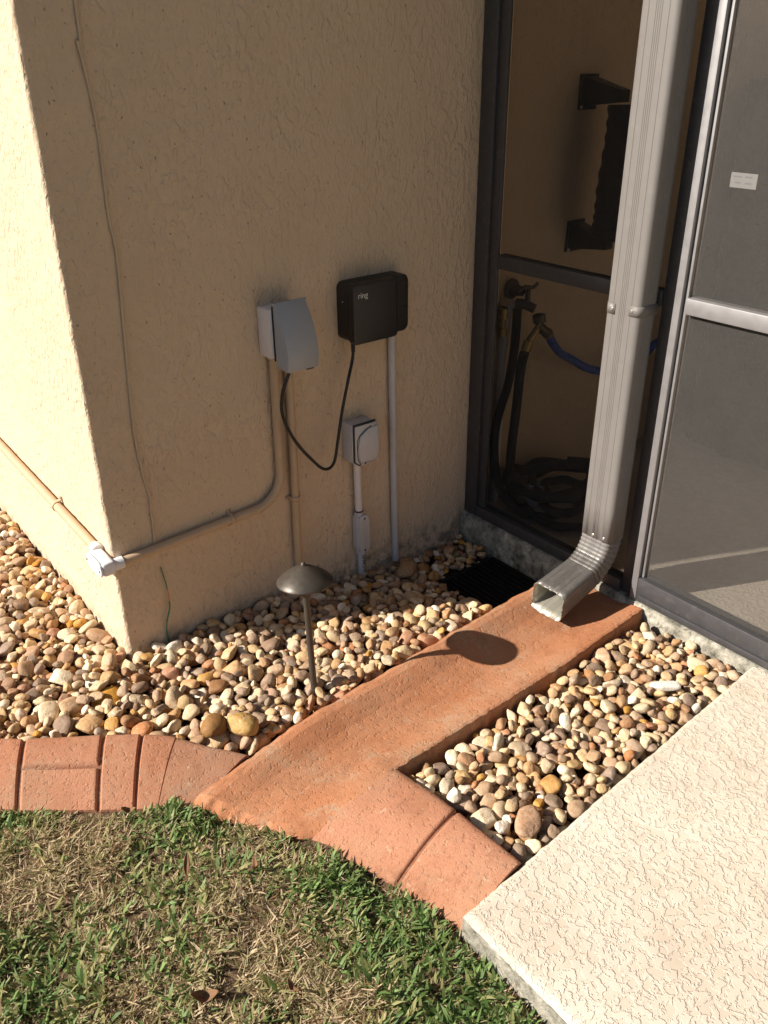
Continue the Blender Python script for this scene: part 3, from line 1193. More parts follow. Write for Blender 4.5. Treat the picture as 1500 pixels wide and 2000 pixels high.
# ------------------------------------------------------------------ drain
dr = thing('drain_grate', 'square black plastic drain sunk between the pebbles, the porch curb and the channel', 'drain')
x0, x1, y0, y1 = DR
zt = -0.082
box('basin', (x0, y0, -0.132), (x1, y1, -0.118), 'black', dr)
for lo, hi in (((x0, y0, -0.1175), (x0 + 0.014, y1, zt)), ((x1 - 0.014, y0, -0.1175), (x1, y1, zt)),
               ((x0 + 0.0145, y0, -0.1175), (x1 - 0.0145, y0 + 0.014, zt)), ((x0 + 0.0145, y1 - 0.014, -0.1175), (x1 - 0.0145, y1, zt))):
    box('frame', lo, hi, 'black', dr, 0.002)
nsl = 12
for k in range(nsl):
    xx = x0 + 0.026 + (x1 - x0 - 0.052) * k / (nsl - 1)
    box('slat', (xx - 0.005, y0 + 0.0145, -0.100), (xx + 0.005, y1 - 0.0145, zt - 0.003), 'black', dr, 0.0015)

# ------------------------------------------------------------------ downspout
ds = thing('downspout', 'ribbed grey-brown aluminium downspout with an elbow emptying onto the terracotta channel', 'downspout')
DX0, DX1, DY0, DY1 = 1.222, 1.2985, -0.700, -0.590
dcx, dcy = (DX0 + DX1) / 2, (DY0 + DY1) / 2
HX_, HY_ = (DX1 - DX0) / 2, (DY1 - DY0) / 2


def spout_section(g=1.0, crimp=0.0, ribs=True):
    """section in (x outwards-negative side = front, y) ; rounded rectangle with narrow flutes"""
    pts = []
    r = 0.016
    hx, hy = HX_ * g, HY_ * g
    fl = 0.0009 if ribs else 0.0

    def side(p0, p1, nrm, grooves):
        L = math.dist(p0, p1)
        d = ((p1[0] - p0[0]) / L, (p1[1] - p0[1]) / L)
        ts = [0.0]
        for gpos in grooves:
            c_ = gpos * L
            ts += [c_ - 0.0016, c_ - 0.0006, c_ + 0.0006, c_ + 0.0016]
        out = []
        for q, tt in enumerate(ts):
            inn = fl if q and (q - 1) % 4 in (1, 2) else 0.0
            out.append((p0[0] + d[0] * tt - nrm[0] * inn, p0[1] + d[1] * tt - nrm[1] * inn))
        return out

    def arc(cx, cy, a0):
        return [(cx + r * math.cos(a0 + math.pi / 2 * k / 5), cy + r * math.sin(a0 + math.pi / 2 * k / 5)) for k in range(5)]
    gF = [0.14, 0.40, 0.47, 0.54, 0.61, 0.86]
    gS = [0.18, 0.40, 0.60, 0.82]
    pts += side((-hx, hy - r), (-hx, -hy + r), (-1, 0), gF) + arc(-hx + r, -hy + r, math.pi)
    pts += side((-hx + r, -hy), (hx - r, -hy), (0, -1), gS) + arc(hx - r, -hy + r, 1.5 * math.pi)
    pts += side((hx, -hy + r), (hx, hy - r), (1, 0), gF) + arc(hx - r, hy - r, 0)
    pts += side((hx - r, hy), (-hx + r, hy), (0, 1), gS) + arc(-hx + r, hy - r, 0.5 * math.pi)
    return pts


def build_spout(name, rings, mats, parent):
    """rings: list of (centre xz, tilt angle, scale x, scale y, jag)"""
    bm = bmesh.new()
    sec = spout_section()
    R_ = []
    for (cx, cz, ang, sx, sy, jag, *sh) in rings:
        row = []
        for k, (a, b) in enumerate(sec):
            # a lies along the local outward axis turned by ang in the xz plane
            x = cx + a * sx * math.cos(ang)
            z = cz - a * sx * math.sin(ang) * -1.0 * -1.0
            jx = jag * mnoise.noise(Vector((k * 0.6, 3, 1))) if jag else 0
            jx += a * sh[0] if sh else 0
            x += -jx * math.sin(ang)
            z += -jx * math.cos(ang)
            row.append(bm.verts.new((x, dcy + b * sy, z)))
        R_.append(row)
    n = len(sec)
    for a, b in zip(R_, R_[1:]):
        for k in range(n):
            bm.faces.new((a[k], a[(k + 1) % n], b[(k + 1) % n], b[k]))
    bmesh.ops.recalc_face_normals(bm, faces=bm.faces)
    me = bpy.data.meshes.new(name)
    bm.to_mesh(me)
    bm.free()
    o = link(name, me, mats, parent, True, 30)
    md = o.modifiers.new('thickness', 'SOLIDIFY')
    md.thickness = 0.0012
    md.offset = -1
    md.material_offset = 1
    md.material_offset_rim = 1
    return o


rows = [(dcx, z, 0.0, 1.0, 1.0, 0.0) for z in (2.56, 1.8, 1.2, 0.8, 0.5, 0.32)] + [(dcx, 0.214, 0.0, 1.0, 1.0, 0.006)]
build_spout('pipe', rows, ['spout', 'spout_in'], ds)
Rb, th1 = 0.125, R(74)
rows = [(dcx, 0.262, 0, 0.94, 0.955, 0), (dcx, 0.240, 0, 0.95, 0.96, 0)]
czc = 0.224
nst = 40
for k in range(nst + 1):
    th = th1 * k / nst
    cx = dcx - Rb + Rb * math.cos(th)
    cz = czc - Rb * math.sin(th)
    cr = 0.5 + 0.5 * math.cos(2 * math.pi * k / 4.0)
    g = 1.0 - 0.075 * (cr ** 3) * (1 if 2 < k < nst - 2 else 0)
    rows.append((cx, cz, th, 0.97 * g, 0.97 * (1 - (1 - g) * 0.6), 0))
dxx, dzz = -math.sin(th1), -math.cos(th1)
for q in (0.02, 0.05, 0.09, 0.118):
    rows.append((cx + dxx * q, cz + dzz * q, th1, 0.97 + q * 0.9, 0.97 + q * 0.6, 0.0015 if q > 0.06 else 0.0, q * 2.6))
rows.append((cx + dxx * 0.143, cz + dzz * 0.143, th1, 1.10, 1.06, 0.007, 0.40))
elbow = build_spout('elbow', rows, ['spout', 'spout_in', 'elbow_worn', 'spout_in'], ds)
for pl in elbow.data.polygons:
    if pl.center.x < 1.205 and pl.center.z < 0.175:
        pl.material_index = 2
md = elbow.modifiers['thickness']
md.material_offset = 1
# strap: two tabs round the corners, ends screwed to the front
for sgn in (-1, 1):
    bm = bmesh.new()
    e = 0.0009
    zc = 0.905 if sgn < 0 else 0.900
    yb = DY0 - e if sgn < 0 else DY1 + e
    yi = dcy + sgn * 0.022
    rr = 0.016 + e
    loopp = [(DX1 - 0.002, yb), (DX0 + 0.019, yb), (DX0 + 0.0175, yb)]
    ccx, ccy = DX0 + 0.016, (DY0 + 0.016 if sgn < 0 else DY1 - 0.016)
    for k in range(7):
        a = math.pi / 2 * k / 6
        loopp.append((ccx - rr * math.sin(a), ccy + sgn * rr * math.cos(a)))
    loopp.append((DX0 - e, ccy - sgn * 0.0015))
    loopp.append((DX0 - e, ccy - sgn * 0.003))
    loopp.append((DX0 - e, yi))
    w = 0.014
    vo = [[bm.verts.new((x, y, zc + dz)) for dz in (-w, w)] for x, y in loopp]
    for a, b in zip(vo, vo[1:]):
        bm.faces.new((a[0], b[0], b[1], a[1]))
    o = obj('strap', bm, 'spout', ds, True, 20)
    md = o.modifiers.new('thickness', 'SOLIDIFY')
    md.thickness = 0.0010
    md.offset = 0
    screw((DX0 - e - 0.0004, yi - sgn * -0.009, zc), (-1, 0, 0), o, 0.0034)
screw((DX0 + 0.0012, dcy + 0.006, 0.222), (-1, 0, 0), ds, 0.004)
screw((DX0 + 0.0012, DY0 + 0.022, 0.226), (-1, 0, 0), ds, 0.004)

# ------------------------------------------------------------------ conduits on the wall
cd = thing('conduit', 'tan painted conduit bending from the large outlet box round the house corner', 'conduit')
yc = -0.0165
arc = [(0.528 - 0.098 + 0.098 * math.cos(a), yc, 0.414 - 0.098 * math.sin(a)) for a in np.linspace(0, math.pi / 2 * 0.985, 14)]
tube('pipe', [(0.533, yc, 0.775), (0.531, yc, 0.65), (0.5285, yc, 0.50)] + arc + [(0.35, yc, 0.3128), (0.20, yc, 0.306), (0.020, yc, 0.298)], 0.0132, 'tanpipe', cd, 16)
tube('collar', [(0.533, yc, 0.758), (0.5325, yc, 0.7745)], 0.0170, 'tanpipe', cd, 16)
tube('pipe', [(-0.0170, 0.066, 0.3145), (-0.0170, 0.55, 0.333), (-0.0165, 1.2, 0.357), (-0.0165, 2.6, 0.40)], 0.0132, 'tanpipe', cd, 16)


def strap_at(parent, c, axis, nrm, r=0.0147, mat='tanpipe'):
    """one-hole pipe clip: half loop round the pipe plus two feet on the wall"""
    c, axis, nrm = Vector(c), Vector(axis).normalized(), Vector(nrm).normalized()
    side = axis.cross(nrm)
    bm = bmesh.new()
    pth = [c - side * (r + 0.013) - nrm * 0.0145, c - side * (r + 0.002) - nrm * 0.0145]
    for k in range(11):
        a = math.pi * k / 10
        pth.append(c - side * r * math.cos(a) + nrm * r * math.sin(a))
    pth += [c + side * (r + 0.002) - nrm * 0.0145, c + side * (r + 0.013) - nrm * 0.0145]
    w = 0.007
    vo = [[bm.verts.new(p + axis * d) for d in (-w, w)] for p in pth]
    for a, b in zip(vo, vo[1:]):
        bm.faces.new((a[0], b[0], b[1], a[1]))
    o = obj('strap', bm, mat, parent, True, 60)
    md = o.modifiers.new('thickness', 'SOLIDIFY')
    md.thickness = 0.0018
    md.offset = 0
    for sg in (-1, 1):
        screw(c + side * sg * (r + 0.0085) - nrm * 0.0135, nrm, o, 0.003, mat=mat)
    return o


strap_at(cd, (0.355, yc, 0.3130), (1, 0, 0.04), (0, -1, 0))
strap_at(cd, (-0.0170, 0.364, 0.3255), (0, 1, 0.037), (-1, 0, 0))
fit = box('corner_fitting', (-0.0440, -0.0395, 0.2815), (-0.0065, 0.062, 0.3210), 'whitepvc', cd, 0.008, 3)


def stadium(name, c, L, w, th, axis_long, axis_side, nrm, mat, parent):
    c, al, as_, nr = Vector(c), Vector(axis_long), Vector(axis_side), Vector(nrm)
    bm = bmesh.new()
    ring = []
    for k in range(12):
        a = -math.pi / 2 + math.pi * k / 11
        ring.append((L / 2 - w / 2 + w / 2 * math.cos(a), w / 2 * math.sin(a)))
    for k in range(12):
        a = math.pi / 2 + math.pi * k / 11
        ring.append((-L / 2 + w / 2 + w / 2 * math.cos(a), w / 2 * math.sin(a)))
    lo = [bm.verts.new(c + al * a + as_ * b) for a, b in ring]
    mi = [bm.verts.new(c + al * a + as_ * b + nr * th * 0.75) for a, b in ring]
    hi = [bm.verts.new(c + (al * a + as_ * b) * 0.965 + nr * th) for a, b in ring]
    n = len(ring)
    for A_, B_ in ((lo, mi), (mi, hi)):
        for k in range(n):
            bm.faces.new((A_[k], A_[(k + 1) % n], B_[(k + 1) % n], B_[k]))
    bm.faces.new(hi)
    bm.faces.new(list(reversed(lo)))
    return obj(name, bm, mat, parent, True, 30)


cv = stadium('cover', (-0.0443, 0.011, 0.301), 0.104, 0.042, 0.006, (0, 1, 0), (0, 0, 1), (-1, 0, 0), 'whitepvc', fit)
for yy in (-0.032, 0.054):
    screw((-0.0500, yy, 0.301), (-1, 0, 0), cv, 0.0026, mat='gunmetal')
tube('hub', [(-0.008, -0.0165, 0.2975), (0.020, -0.0165, 0.298)], 0.0172, 'whitepvc', fit, 18)
tube('hub', [(-0.0170, 0.055, 0.314), (-0.0170, 0.080, 0.315)], 0.0172, 'whitepvc', fit, 18)

cd2 = thing('conduit', 'straight tan painted conduit running down behind the looping black cord', 'conduit')
tube('pipe', [(0.5795, yc, 0.775), (0.577, yc, 0.50), (0.5725, yc, 0.20), (0.570, yc, -0.05)], 0.0125, 'tanpipe', cd2, 16)
strap_at(cd2, (0.5745, yc, 0.312), (0, 0, 1), (0, -1, 0), 0.0140)

cd3 = thing('conduit', 'long pale grey conduit rising from the pebbles to the black box', 'conduit')
tube('pipe', [(0.953, -0.015, 0.785), (0.957, -0.015, 0.45), (0.966, -0.015, -0.06)], 0.0118, 'greypvc', cd3, 16)

# ------------------------------------------------------------------ large outlet box with weather cover
ob = thing('outlet_box', 'large white outlet box with bulging grey weather cover on the stucco wall', 'outlet box')
box('back_box', (0.4995, -0.060, 0.772), (0.6050, -0.001, 0.9065), 'boxwhite', ob, 0.003)
box('gasket', (0.5100, -0.0645, 0.766), (0.6080, -0.0605, 0.9150), 'blackrub', ob)
bm = bmesh.new()
prof = []
zt_, zb_ = 0.921, 0.747
n = 18
for k in range(n + 1):
    t = k / n
    z = zt_ - (zt_ - zb_) * t
    d = 0.006 + 0.056 * math.sin(min(1.0, t * 1.22) * math.pi * 0.5) ** 0.9 - 0.006 * max(0, t - 0.8) / 0.2
    prof.append((-0.0650 - d, z))
secs = []
for (fx, inset) in ((0.0, 0.006), (0.012, 0.0018), (0.05, 0.0), (0.95, 0.0), (0.988, 0.0018), (1.0, 0.006)):
    x = 0.5125 + (0.6125 - 0.5125) * fx
    row = [bm.verts.new((x, -0.0650, zt_ - inset * 0.5))]
    row += [bm.verts.new((x, y + inset, z - (inset * 0.5 if i == 0 else 0))) for i, (y, z) in enumerate(prof)]
    row += [bm.verts.new((x, -0.0650, zb_ + 0.004))]
    secs.append(row)
for a, b in zip(secs, secs[1:]):
    for k in range(len(a)):
        k2 = (k + 1) % len(a)
        bm.faces.new((a[k], a[k2], b[k2], b[k]))
bm.faces.new(secs[0])
bm.faces.new(list(reversed(secs[-1])))
cov = obj('weather_cover', bm, 'boxgrey', ob, True, 28)
tube('hinge', [(0.508, -0.066, 0.9200), (0.617, -0.066, 0.9200)], 0.0042, 'boxgrey', ob, 10)
box('cord_port', (0.5250, -0.1080, 0.7395), (0.5560, -0.0700, 0.7490), 'tanpipe', ob, 0.002)
box('latch', (0.5780, -0.1150, 0.7405), (0.6010, -0.0950, 0.7470), 'blackpl', ob, 0.001)
box('embossed_line', (0.5500, -0.1252, 0.7690), (0.5900, -0.1235, 0.7702), 'boxgrey', ob)

# ------------------------------------------------------------------ black transformer
tr = thing('transformer', 'black rounded lighting transformer box mounted on the stucco wall', 'transformer')


def rounded_slab(name, x0, x1, z0, z1, y0, y1, r, mat, parent, chamfer=0.004, left_round=True, right_round=True):
    ring = []
    for (cx, cz, a0, on) in ((x1 - r, z1 - r, 0, right_round), (x0 + r, z1 - r, 90, left_round), (x0 + r, z0 + r, 180, left_round), (x1 - r, z0 + r, 270, right_round)):
        rr = r if on else 0.003
        ccx = cx if on else (x1 - rr if cx > (x0 + x1) / 2 else x0 + rr)
        ccz = cz if on else (z1 - rr if cz > (z0 + z1) / 2 else z0 + rr)
        for k in range(9):
            a = R(a0 + 90 * k / 8)
            ring.append((ccx + rr * math.cos(a), ccz + rr * math.sin(a)))
    cx, cz = (x0 + x1) / 2, (z0 + z1) / 2
    bm = bmesh.new()
    rows = []
    for (y, ins) in ((y0, 0.0), (y1 + chamfer, 0.0), (y1 + chamfer * 0.3, chamfer * 0.35), (y1, chamfer)):
        rows.append([bm.verts.new((cx + (a - cx) * (1 - ins / (abs(x1 - x0) / 2)), y, cz + (b - cz) * (1 - ins / (abs(z1 - z0) / 2)))) for a, b in ring])
    m = len(ring)
    for A_, B_ in zip(rows, rows[1:]):
        for k in range(m):
            bm.faces.new((A_[k], A_[(k + 1) % m], B_[(k + 1) % m], B_[k]))
    bm.faces.new(rows[-1])
    bm.faces.new(list(reversed(rows[0])))
    return obj(name, bm, mat, parent, True, 28)


rounded_slab('body', 0.7640, 0.9860, 0.7640, 0.9320, -0.001, -0.0560, 0.020, 'blackpl', tr, 0.004)
cvr = rounded_slab('front_cover', 0.7650, 0.9260, 0.7610, 0.9330, -0.0565, -0.0800, 0.012, 'blackpl', tr, 0.004)
box('seam', (0.9300, -0.0566, 0.8390), (0.9830, -0.0561, 0.8402), 'black', tr)
lathe('button', [(0.0, 0.0012), (0.0095, 0.0012), (0.0105, 0.0), (0.0105, -0.002)], (0.9640, -0.0562, 0.9050), 'blackrub', tr, 24, (0, -1, 0))
lathe('indicator_light', [(0.0022, -0.001), (0.0022, 0.0006), (0, 0.0009)], (0.7640, -0.030, 0.8790), 'print', tr, 10, (-1, 0, 0))
text('lettering', 'ring', 0.023, (0.7985, -0.0803, 0.9010), (R(90), 0, 0), 'print', cvr, 0.0003)
tube('cord_gland', [(0.7870, -0.044, 0.7655), (0.7860, -0.044, 0.7320)], lambda t: 0.0068 - 0.001 * t, 'blackrub', tr, 12)

cord = tube('power_cord', [(0.5405, -0.090, 0.7440), (0.528, -0.086, 0.715), (0.516, -0.079, 0.675), (0.515, -0.074, 0.612), (0.5515, -0.070, 0.525), (0.608, -0.070, 0.446),
                           (0.650, -0.070, 0.404), (0.684, -0.070, 0.414), (0.703, -0.069, 0.483), (0.721, -0.067, 0.560), (0.752, -0.061, 0.655), (0.779, -0.047, 0.705), (0.7860, -0.044, 0.7315)],
            0.0047, 'blackrub', None, 12, 8)
tag(cord, 'black power cord looping between the grey-covered outlet box and the black transformer', 'cord')

# ------------------------------------------------------------------ small outlet box, its riser and fitting
sb = thing('outlet_box', 'small pale grey outlet box with flip cover low on the wall', 'outlet box')


def pent_box(name, x0, x1, z0, z1, y0, y1, cut, mat, parent, bev=0.002):
    bm = bmesh.new()
    ring = [(x0, z1), (x0, z0 + cut * 0.75), (x0 + cut, z0), (x1 - cut, z0), (x1, z0 + cut * 0.75), (x1, z1)]
    a = [bm.verts.new((x, y0, z)) for x, z in ring]
    b = [bm.verts.new((x, y1, z)) for x, z in ring]
    m = len(ring)
    for k in range(m):
        bm.faces.new((a[k], a[(k + 1) % m], b[(k + 1) % m], b[k]))
    bm.faces.new(list(reversed(a)))
    bm.faces.new(b)
    bmesh.ops.recalc_face_normals(bm, faces=bm.faces)
    bmesh.ops.bevel(bm, geom=list(bm.edges), offset=bev, segments=2, profile=0.5, affect='EDGES')
    return obj(name, bm, mat, parent, True, 35)


pent_box('back_box', 0.7670, 0.8530, 0.3640, 0.5060, -0.001, -0.0520, 0.022, 'greypvc', sb)
pent_box('gasket', 0.7700, 0.8560, 0.3660, 0.5075, -0.0525, -0.0555, 0.022, 'blackrub', sb, 0.0005)
pent_box('cover_plate', 0.7735, 0.8570, 0.3680, 0.5020, -0.0560, -0.0610, 0.022, 'greypvc', sb)


# flip lid: bulging plate with a curved left edge
def lid_outline(t):
    z = 0.374 + (0.493 - 0.374) * t
    xl = float(np.interp(t, [0, 0.15, 0.55, 0.8, 0.92, 1.0], [0.796, 0.785, 0.783, 0.790, 0.812, 0.840]))
    xr = 0.8575 - 0.012 * max(0, 1 - t / 0.14)
    return z, xl, xr


def lid_fn(u, v):
    z, xl, xr = lid_outline(v)
    x = xl + (xr - xl) * u
    blg = 0.010 * math.sin(math.pi * v) ** 0.8 * (1 - (1 - u) ** 3 * 0.85)
    dent = 0.004 * math.exp(-((v - 0.35) / 0.2) ** 2) * (1 - u)
    edge = 0.0025 * (1 if 0 < u < 1 and 0 < v < 1 else 0)
    return (x, -0.0612 - edge - blg + dent, z)


lid = grid_mesh('flip_lid', 18, 24, lid_fn, 'greypvc', sb)
lmd = lid.modifiers.new('thickness', 'SOLIDIFY')
lmd.thickness = 0.0014
lmd.offset = 0
tube('lid_gap', [(0.8400, -0.0618, 0.4965), (0.812, -0.0618, 0.4860), (0.790, -0.0618, 0.4720), (0.7805, -0.0618, 0.4560), (0.7800, -0.0618, 0.42), (0.782, -0.0618, 0.392), (0.792, -0.0618, 0.372)], 0.0011, 'blackrub', sb, 6)
screw((0.838, -0.0615, 0.4955), (0, -1, 0), sb, 0.0035)
box('lid_catch', (0.8060, -0.0665, 0.3740), (0.8090, -0.0625, 0.3810), 'blackrub', sb)
cd4 = thing('conduit', 'short pale riser with an access fitting under the small outlet box', 'conduit')
tube('pipe', [(0.806, -0.021, 0.366), (0.8085, -0.021, 0.192)], 0.0118, 'boxwhite', cd4, 16)
tube('gasket', [(0.8085, -0.021, 0.1915), (0.8085, -0.021, 0.1880)], 0.0137, 'blackrub', cd4, 16)
fb = box('fitting_body', (0.7915, -0.0390, 0.0480), (0.8335, -0.0020, 0.1750), 'greypvc', cd4, 0.009, 3)
tube('hub', [(0.8085, -0.021, 0.1878), (0.8085, -0.021, 0.170)], 0.0160, 'greypvc', fb, 18)
tube('hub', [(0.8130, -0.021, 0.0520), (0.8135, -0.021, 0.0290)], 0.0162, 'greypvc', fb, 18)
cv2 = stadium('cover', (0.8145, -0.0392, 0.1085), 0.142, 0.040, 0.005, (0, 0, 1), (1, 0, 0), (0, -1, 0), 'greypvc', fb)
for zz in (0.168, 0.049):
    screw((0.8145, -0.0440, zz), (0, -1, 0), cv2, 0.0028, mat='gunmetal')
lp = tube('lower_pipe', [(0.8135, -0.021, 0.0285), (0.8150, -0.021, -0.09)], 0.0128, 'greypvc', cd4, 18)
tx = text('lettering', 'CANT', 0.0185, (0.8165, -0.0342, 0.0000), (R(90), R(-90), 0), 'blackprint', lp, 0.0002)
tx2 = text('lettering', '(SI)', 0.0120, (0.8168, -0.0342, -0.036), (R(90), R(-90), 0), 'gunmetal', lp, 0.0002)

# ------------------------------------------------------------------ thin cable and green wire on the wall
cb = tube('cable', [(0.137, -0.004, 2.6), (0.131, -0.004, 1.602), (0.123, -0.0045, 1.528), (0.126, -0.006, 1.50), (0.133, -0.004, 1.431), (0.137, -0.004, 1.340), (0.132, -0.004, 1.178),
                    (0.137, -0.004, 1.085), (0.122, -0.004, 0.840), (0.112, -0.004, 0.637), (0.119, -0.0045, 0.510), (0.126, -0.005, 0.462), (0.124, -0.004, 0.40), (0.121, -0.004, 0.316)],
          0.0036, 'cablepaint', None, 8, 8)
tag(cb, 'thin tan painted cable hanging down the shaded stucco wall', 'cable')
gw = thing('ground_wire', 'thin green wire with a bare copper spot at the foot of the stucco wall', 'wire')
tube('jacket', [(0.127, -0.004, 0.232), (0.133, -0.006, 0.185), (0.135, -0.007, 0.158)], 0.0018, 'greenwire', gw, 8, 6)
tube('bare_copper', [(0.135, -0.007, 0.1575), (0.136, -0.009, 0.135), (0.134, -0.010, 0.1185)], 0.0014, 'copper', gw, 8, 6)
tube('jacket', [(0.134, -0.010, 0.118), (0.132, -0.011, 0.095), (0.118, -0.012, 0.055), (0.113, -0.012, 0.015), (0.117, -0.014, -0.05)], 0.0024, 'greenwire', gw, 8, 6)

# ------------------------------------------------------------------ path light
pl_ = thing('path_light', 'dark bronze path light with a conical shade standing in the pebbles', 'path light')
bx, by = 0.320, -0.464
tx_, ty_ = 0.331, -0.432
axv = Vector((tx_ - bx, ty_ - by, 0.325)).normalized()


def along(h):
    return Vector((bx, by, 0)) + axv * h


tube('stem', [along(-0.06), along(0.15), along(0.292)], 0.0088, 'bronze', pl_, 16)
lathe('socket', [(0.0090, -0.002), (0.0150, 0.0), (0.0170, 0.006), (0.0190, 0.010), (0.0185, 0.022), (0.0230, 0.026), (0.0235, 0.036), (0.010, 0.040)], along(0.280), 'bronze', pl_, 24, axv)
shd = lathe('shade', [(0.0, 0.046), (0.008, 0.0455), (0.016, 0.0430), (0.035, 0.0325), (0.055, 0.0195), (0.0645, 0.0110), (0.0710, 0.0040), (0.0720, 0.0015), (0.0715, -0.0005), (0.0700, 0.0006), (0.062, 0.0095), (0.035, 0.029), (0.0, 0.040)], along(0.318), 'bronze', pl_, 48, axv)
lathe('finial', [(0.0072, 0.0), (0.0072, 0.004), (0.0058, 0.009), (0.0030, 0.012), (0, 0.0128)], along(0.361), 'bronze', pl_, 16, axv)

# ------------------------------------------------------------------ paper label on the screen
pa = thing('paper_label', 'small white paper label stuck to the right-hand screen panel', 'label')
bm = bmesh.new()
add_box(bm, (1.3228, -0.897, 1.2150), (1.3240, -0.830, 1.2480))
obj('sheet', bm, 'paper', pa)
for (ya, yb2, z) in ((-0.858, -0.836, 1.2395), (-0.884, -0.866, 1.2400), (-0.857, -0.842, 1.2265), (-0.884, -0.868, 1.2262)):
    box('print_mark', (1.3223, ya, z - 0.0016), (1.3227, yb2, z + 0.0016), 'boxgrey', pa)

# ------------------------------------------------------------------ behind the screen: tap, hoses, bracket
tap = thing('water_tap', 'outdoor water tap on a white pipe behind the screen', 'tap')
tube('pipe', [(1.438, -0.020, 0.02), (1.438, -0.020, 0.32), (1.438, -0.020, 0.60)], 0.0135, 'whitepvc', tap, 16)
tube('pipe', [(1.438, -0.021, 0.60), (1.440, -0.026, 0.72), (1.447, -0.040, 0.755), (1.447, -0.062, 0.765)], 0.0145, 'whitepvc', tap, 16, 6)
lathe('brass_valve', [(0.010, 0), (0.0165, 0.003), (0.0165, 0.030), (0.012, 0.034), (0.012, 0.060), (0.017, 0.063), (0.017, 0.095), (0.010, 0.100)], (1.414, -0.034, 0.655), 'brass', tap, 16)
lathe('wall_flange', [(0.034, 0), (0.034, 0.006), (0.020, 0.012), (0.016, 0.05)], (1.478, -0.004, 0.800), 'gunmetal', tap, 20, (0, -1, 0))
tube('body', [(1.447, -0.060, 0.766), (1.462, -0.085, 0.766), (1.482, -0.112, 0.752)], lambda t: 0.018 - 0.003 * t, 'gunmetal', tap, 14, 5)
tube('stem', [(1.468, -0.090, 0.768), (1.462, -0.094, 0.815)], 0.009, 'gunmetal', tap, 12)
tube('handle', [(1.430, -0.082, 0.812), (1.450, -0.090, 0.826), (1.478, -0.100, 0.822), (1.495, -0.106, 0.834)], 0.006, 'gunmetal', tap, 10, 5)
lathe('hose_nut', [(0.010, 0), (0.022, 0.003), (0.022, 0.026), (0.012, 0.030)], (1.492, -0.128, 0.708), 'gunmetal', tap, 12, (-0.15, 0.1, 1))
tube('splitter', [(1.490, -0.130, 0.712), (1.480, -0.130, 0.690), (1.450, -0.124, 0.655)], 0.0115, 'brass', tap, 12, 5)
tube('splitter', [(1.486, -0.130, 0.700), (1.505, -0.136, 0.682), (1.525, -0.138, 0.668)], 0.0165, 'gunmetal', tap, 12, 4)
lathe('brass_ring', [(0.012, 0), (0.0185, 0.002), (0.0185, 0.010), (0.012, 0.012)], (1.522, -0.138, 0.670), 'brass', tap, 16, (0.8, 0, -0.6))
lathe('hose_coupling', [(0.0125, 0), (0.0155, 0.002), (0.0155, 0.034), (0.0115, 0.038)], (1.450, -0.124, 0.655), 'brass', tap, 12, (-0.35, 0.05, -0.94))

bh = tube('garden_hose', [(1.530, -0.138, 0.662), (1.560, -0.134, 0.626), (1.615, -0.122, 0.580), (1.691, -0.112, 0.538), (1.770, -0.115, 0.492), (1.830, -0.12, 0.468), (1.930, -0.12, 0.440), (2.035, -0.12, 0.440), (2.120, -0.12, 0.470), (2.175, -0.12, 0.500), (2.232, -0.12, 0.490), (2.262, -0.12, 0.40), (2.270, -0.12, 0.25), (2.275, -0.12, 0.034)], 0.0150, 'blue', None, 14, 8)
tag(bh, 'blue garden hose curving off the tap behind the screen', 'hose')
h1 = tube('garden_hose', [(1.452, -0.062, 0.752), (1.452, -0.062, 0.66), (1.446, -0.062, 0.58), (1.428, -0.062, 0.485), (1.380, -0.066, 0.36), (1.358, -0.085, 0.25), (1.360, -0.115, 0.14), (1.400, -0.17, 0.055), (1.46, -0.24, 0.036), (1.56, -0.28, 0.036)], 0.0155, 'braid', None, 14, 8)
tag(h1, 'black braided hose hanging closest to the white pipe behind the screen', 'hose')
coil = [(1.437, -0.121, 0.618), (1.422, -0.122, 0.56), (1.414, -0.122, 0.42), (1.402, -0.122, 0.26), (1.400, -0.128, 0.14), (1.425, -0.150, 0.075)]
for k in range(64):
    a = 2.6 + k * 0.47 + 0.25 * math.sin(k * 0.9)
    rr = 0.135 + 0.050 * math.sin(k * 0.37) + 0.045 * mnoise.noise(Vector((k * 0.42, 1, 2)))
    coil.append((1.605 + rr * 1.20 * math.cos(a) + 0.045 * mnoise.noise(Vector((k * 0.11, 9, 2))), -0.215 + rr * 1.0 * math.sin(a) + 0.04 * mnoise.noise(Vector((k * 0.13, 3, 7))),
                 0.038 + 0.0020 * k + 0.030 * abs(mnoise.noise(Vector((k * 0.5, 5, 2))))))
h2 = tube('garden_hose', coil, 0.0165, 'braid', None, 12, 5)
tag(h2, 'black braided hose with its long end coiled on the porch floor', 'hose')
wp = lathe('plastic_cup', [(0.020, 0.0), (0.0225, 0.002), (0.030, 0.075), (0.0285, 0.075), (0.0215, 0.004), (0, 0.004)], (1.500, -0.150, 0.030), 'whitepvc', None, 20, (0.35, 0.1, 0.9))
tag(wp, 'small white plastic cup-like piece among the coiled black hose', 'cup')

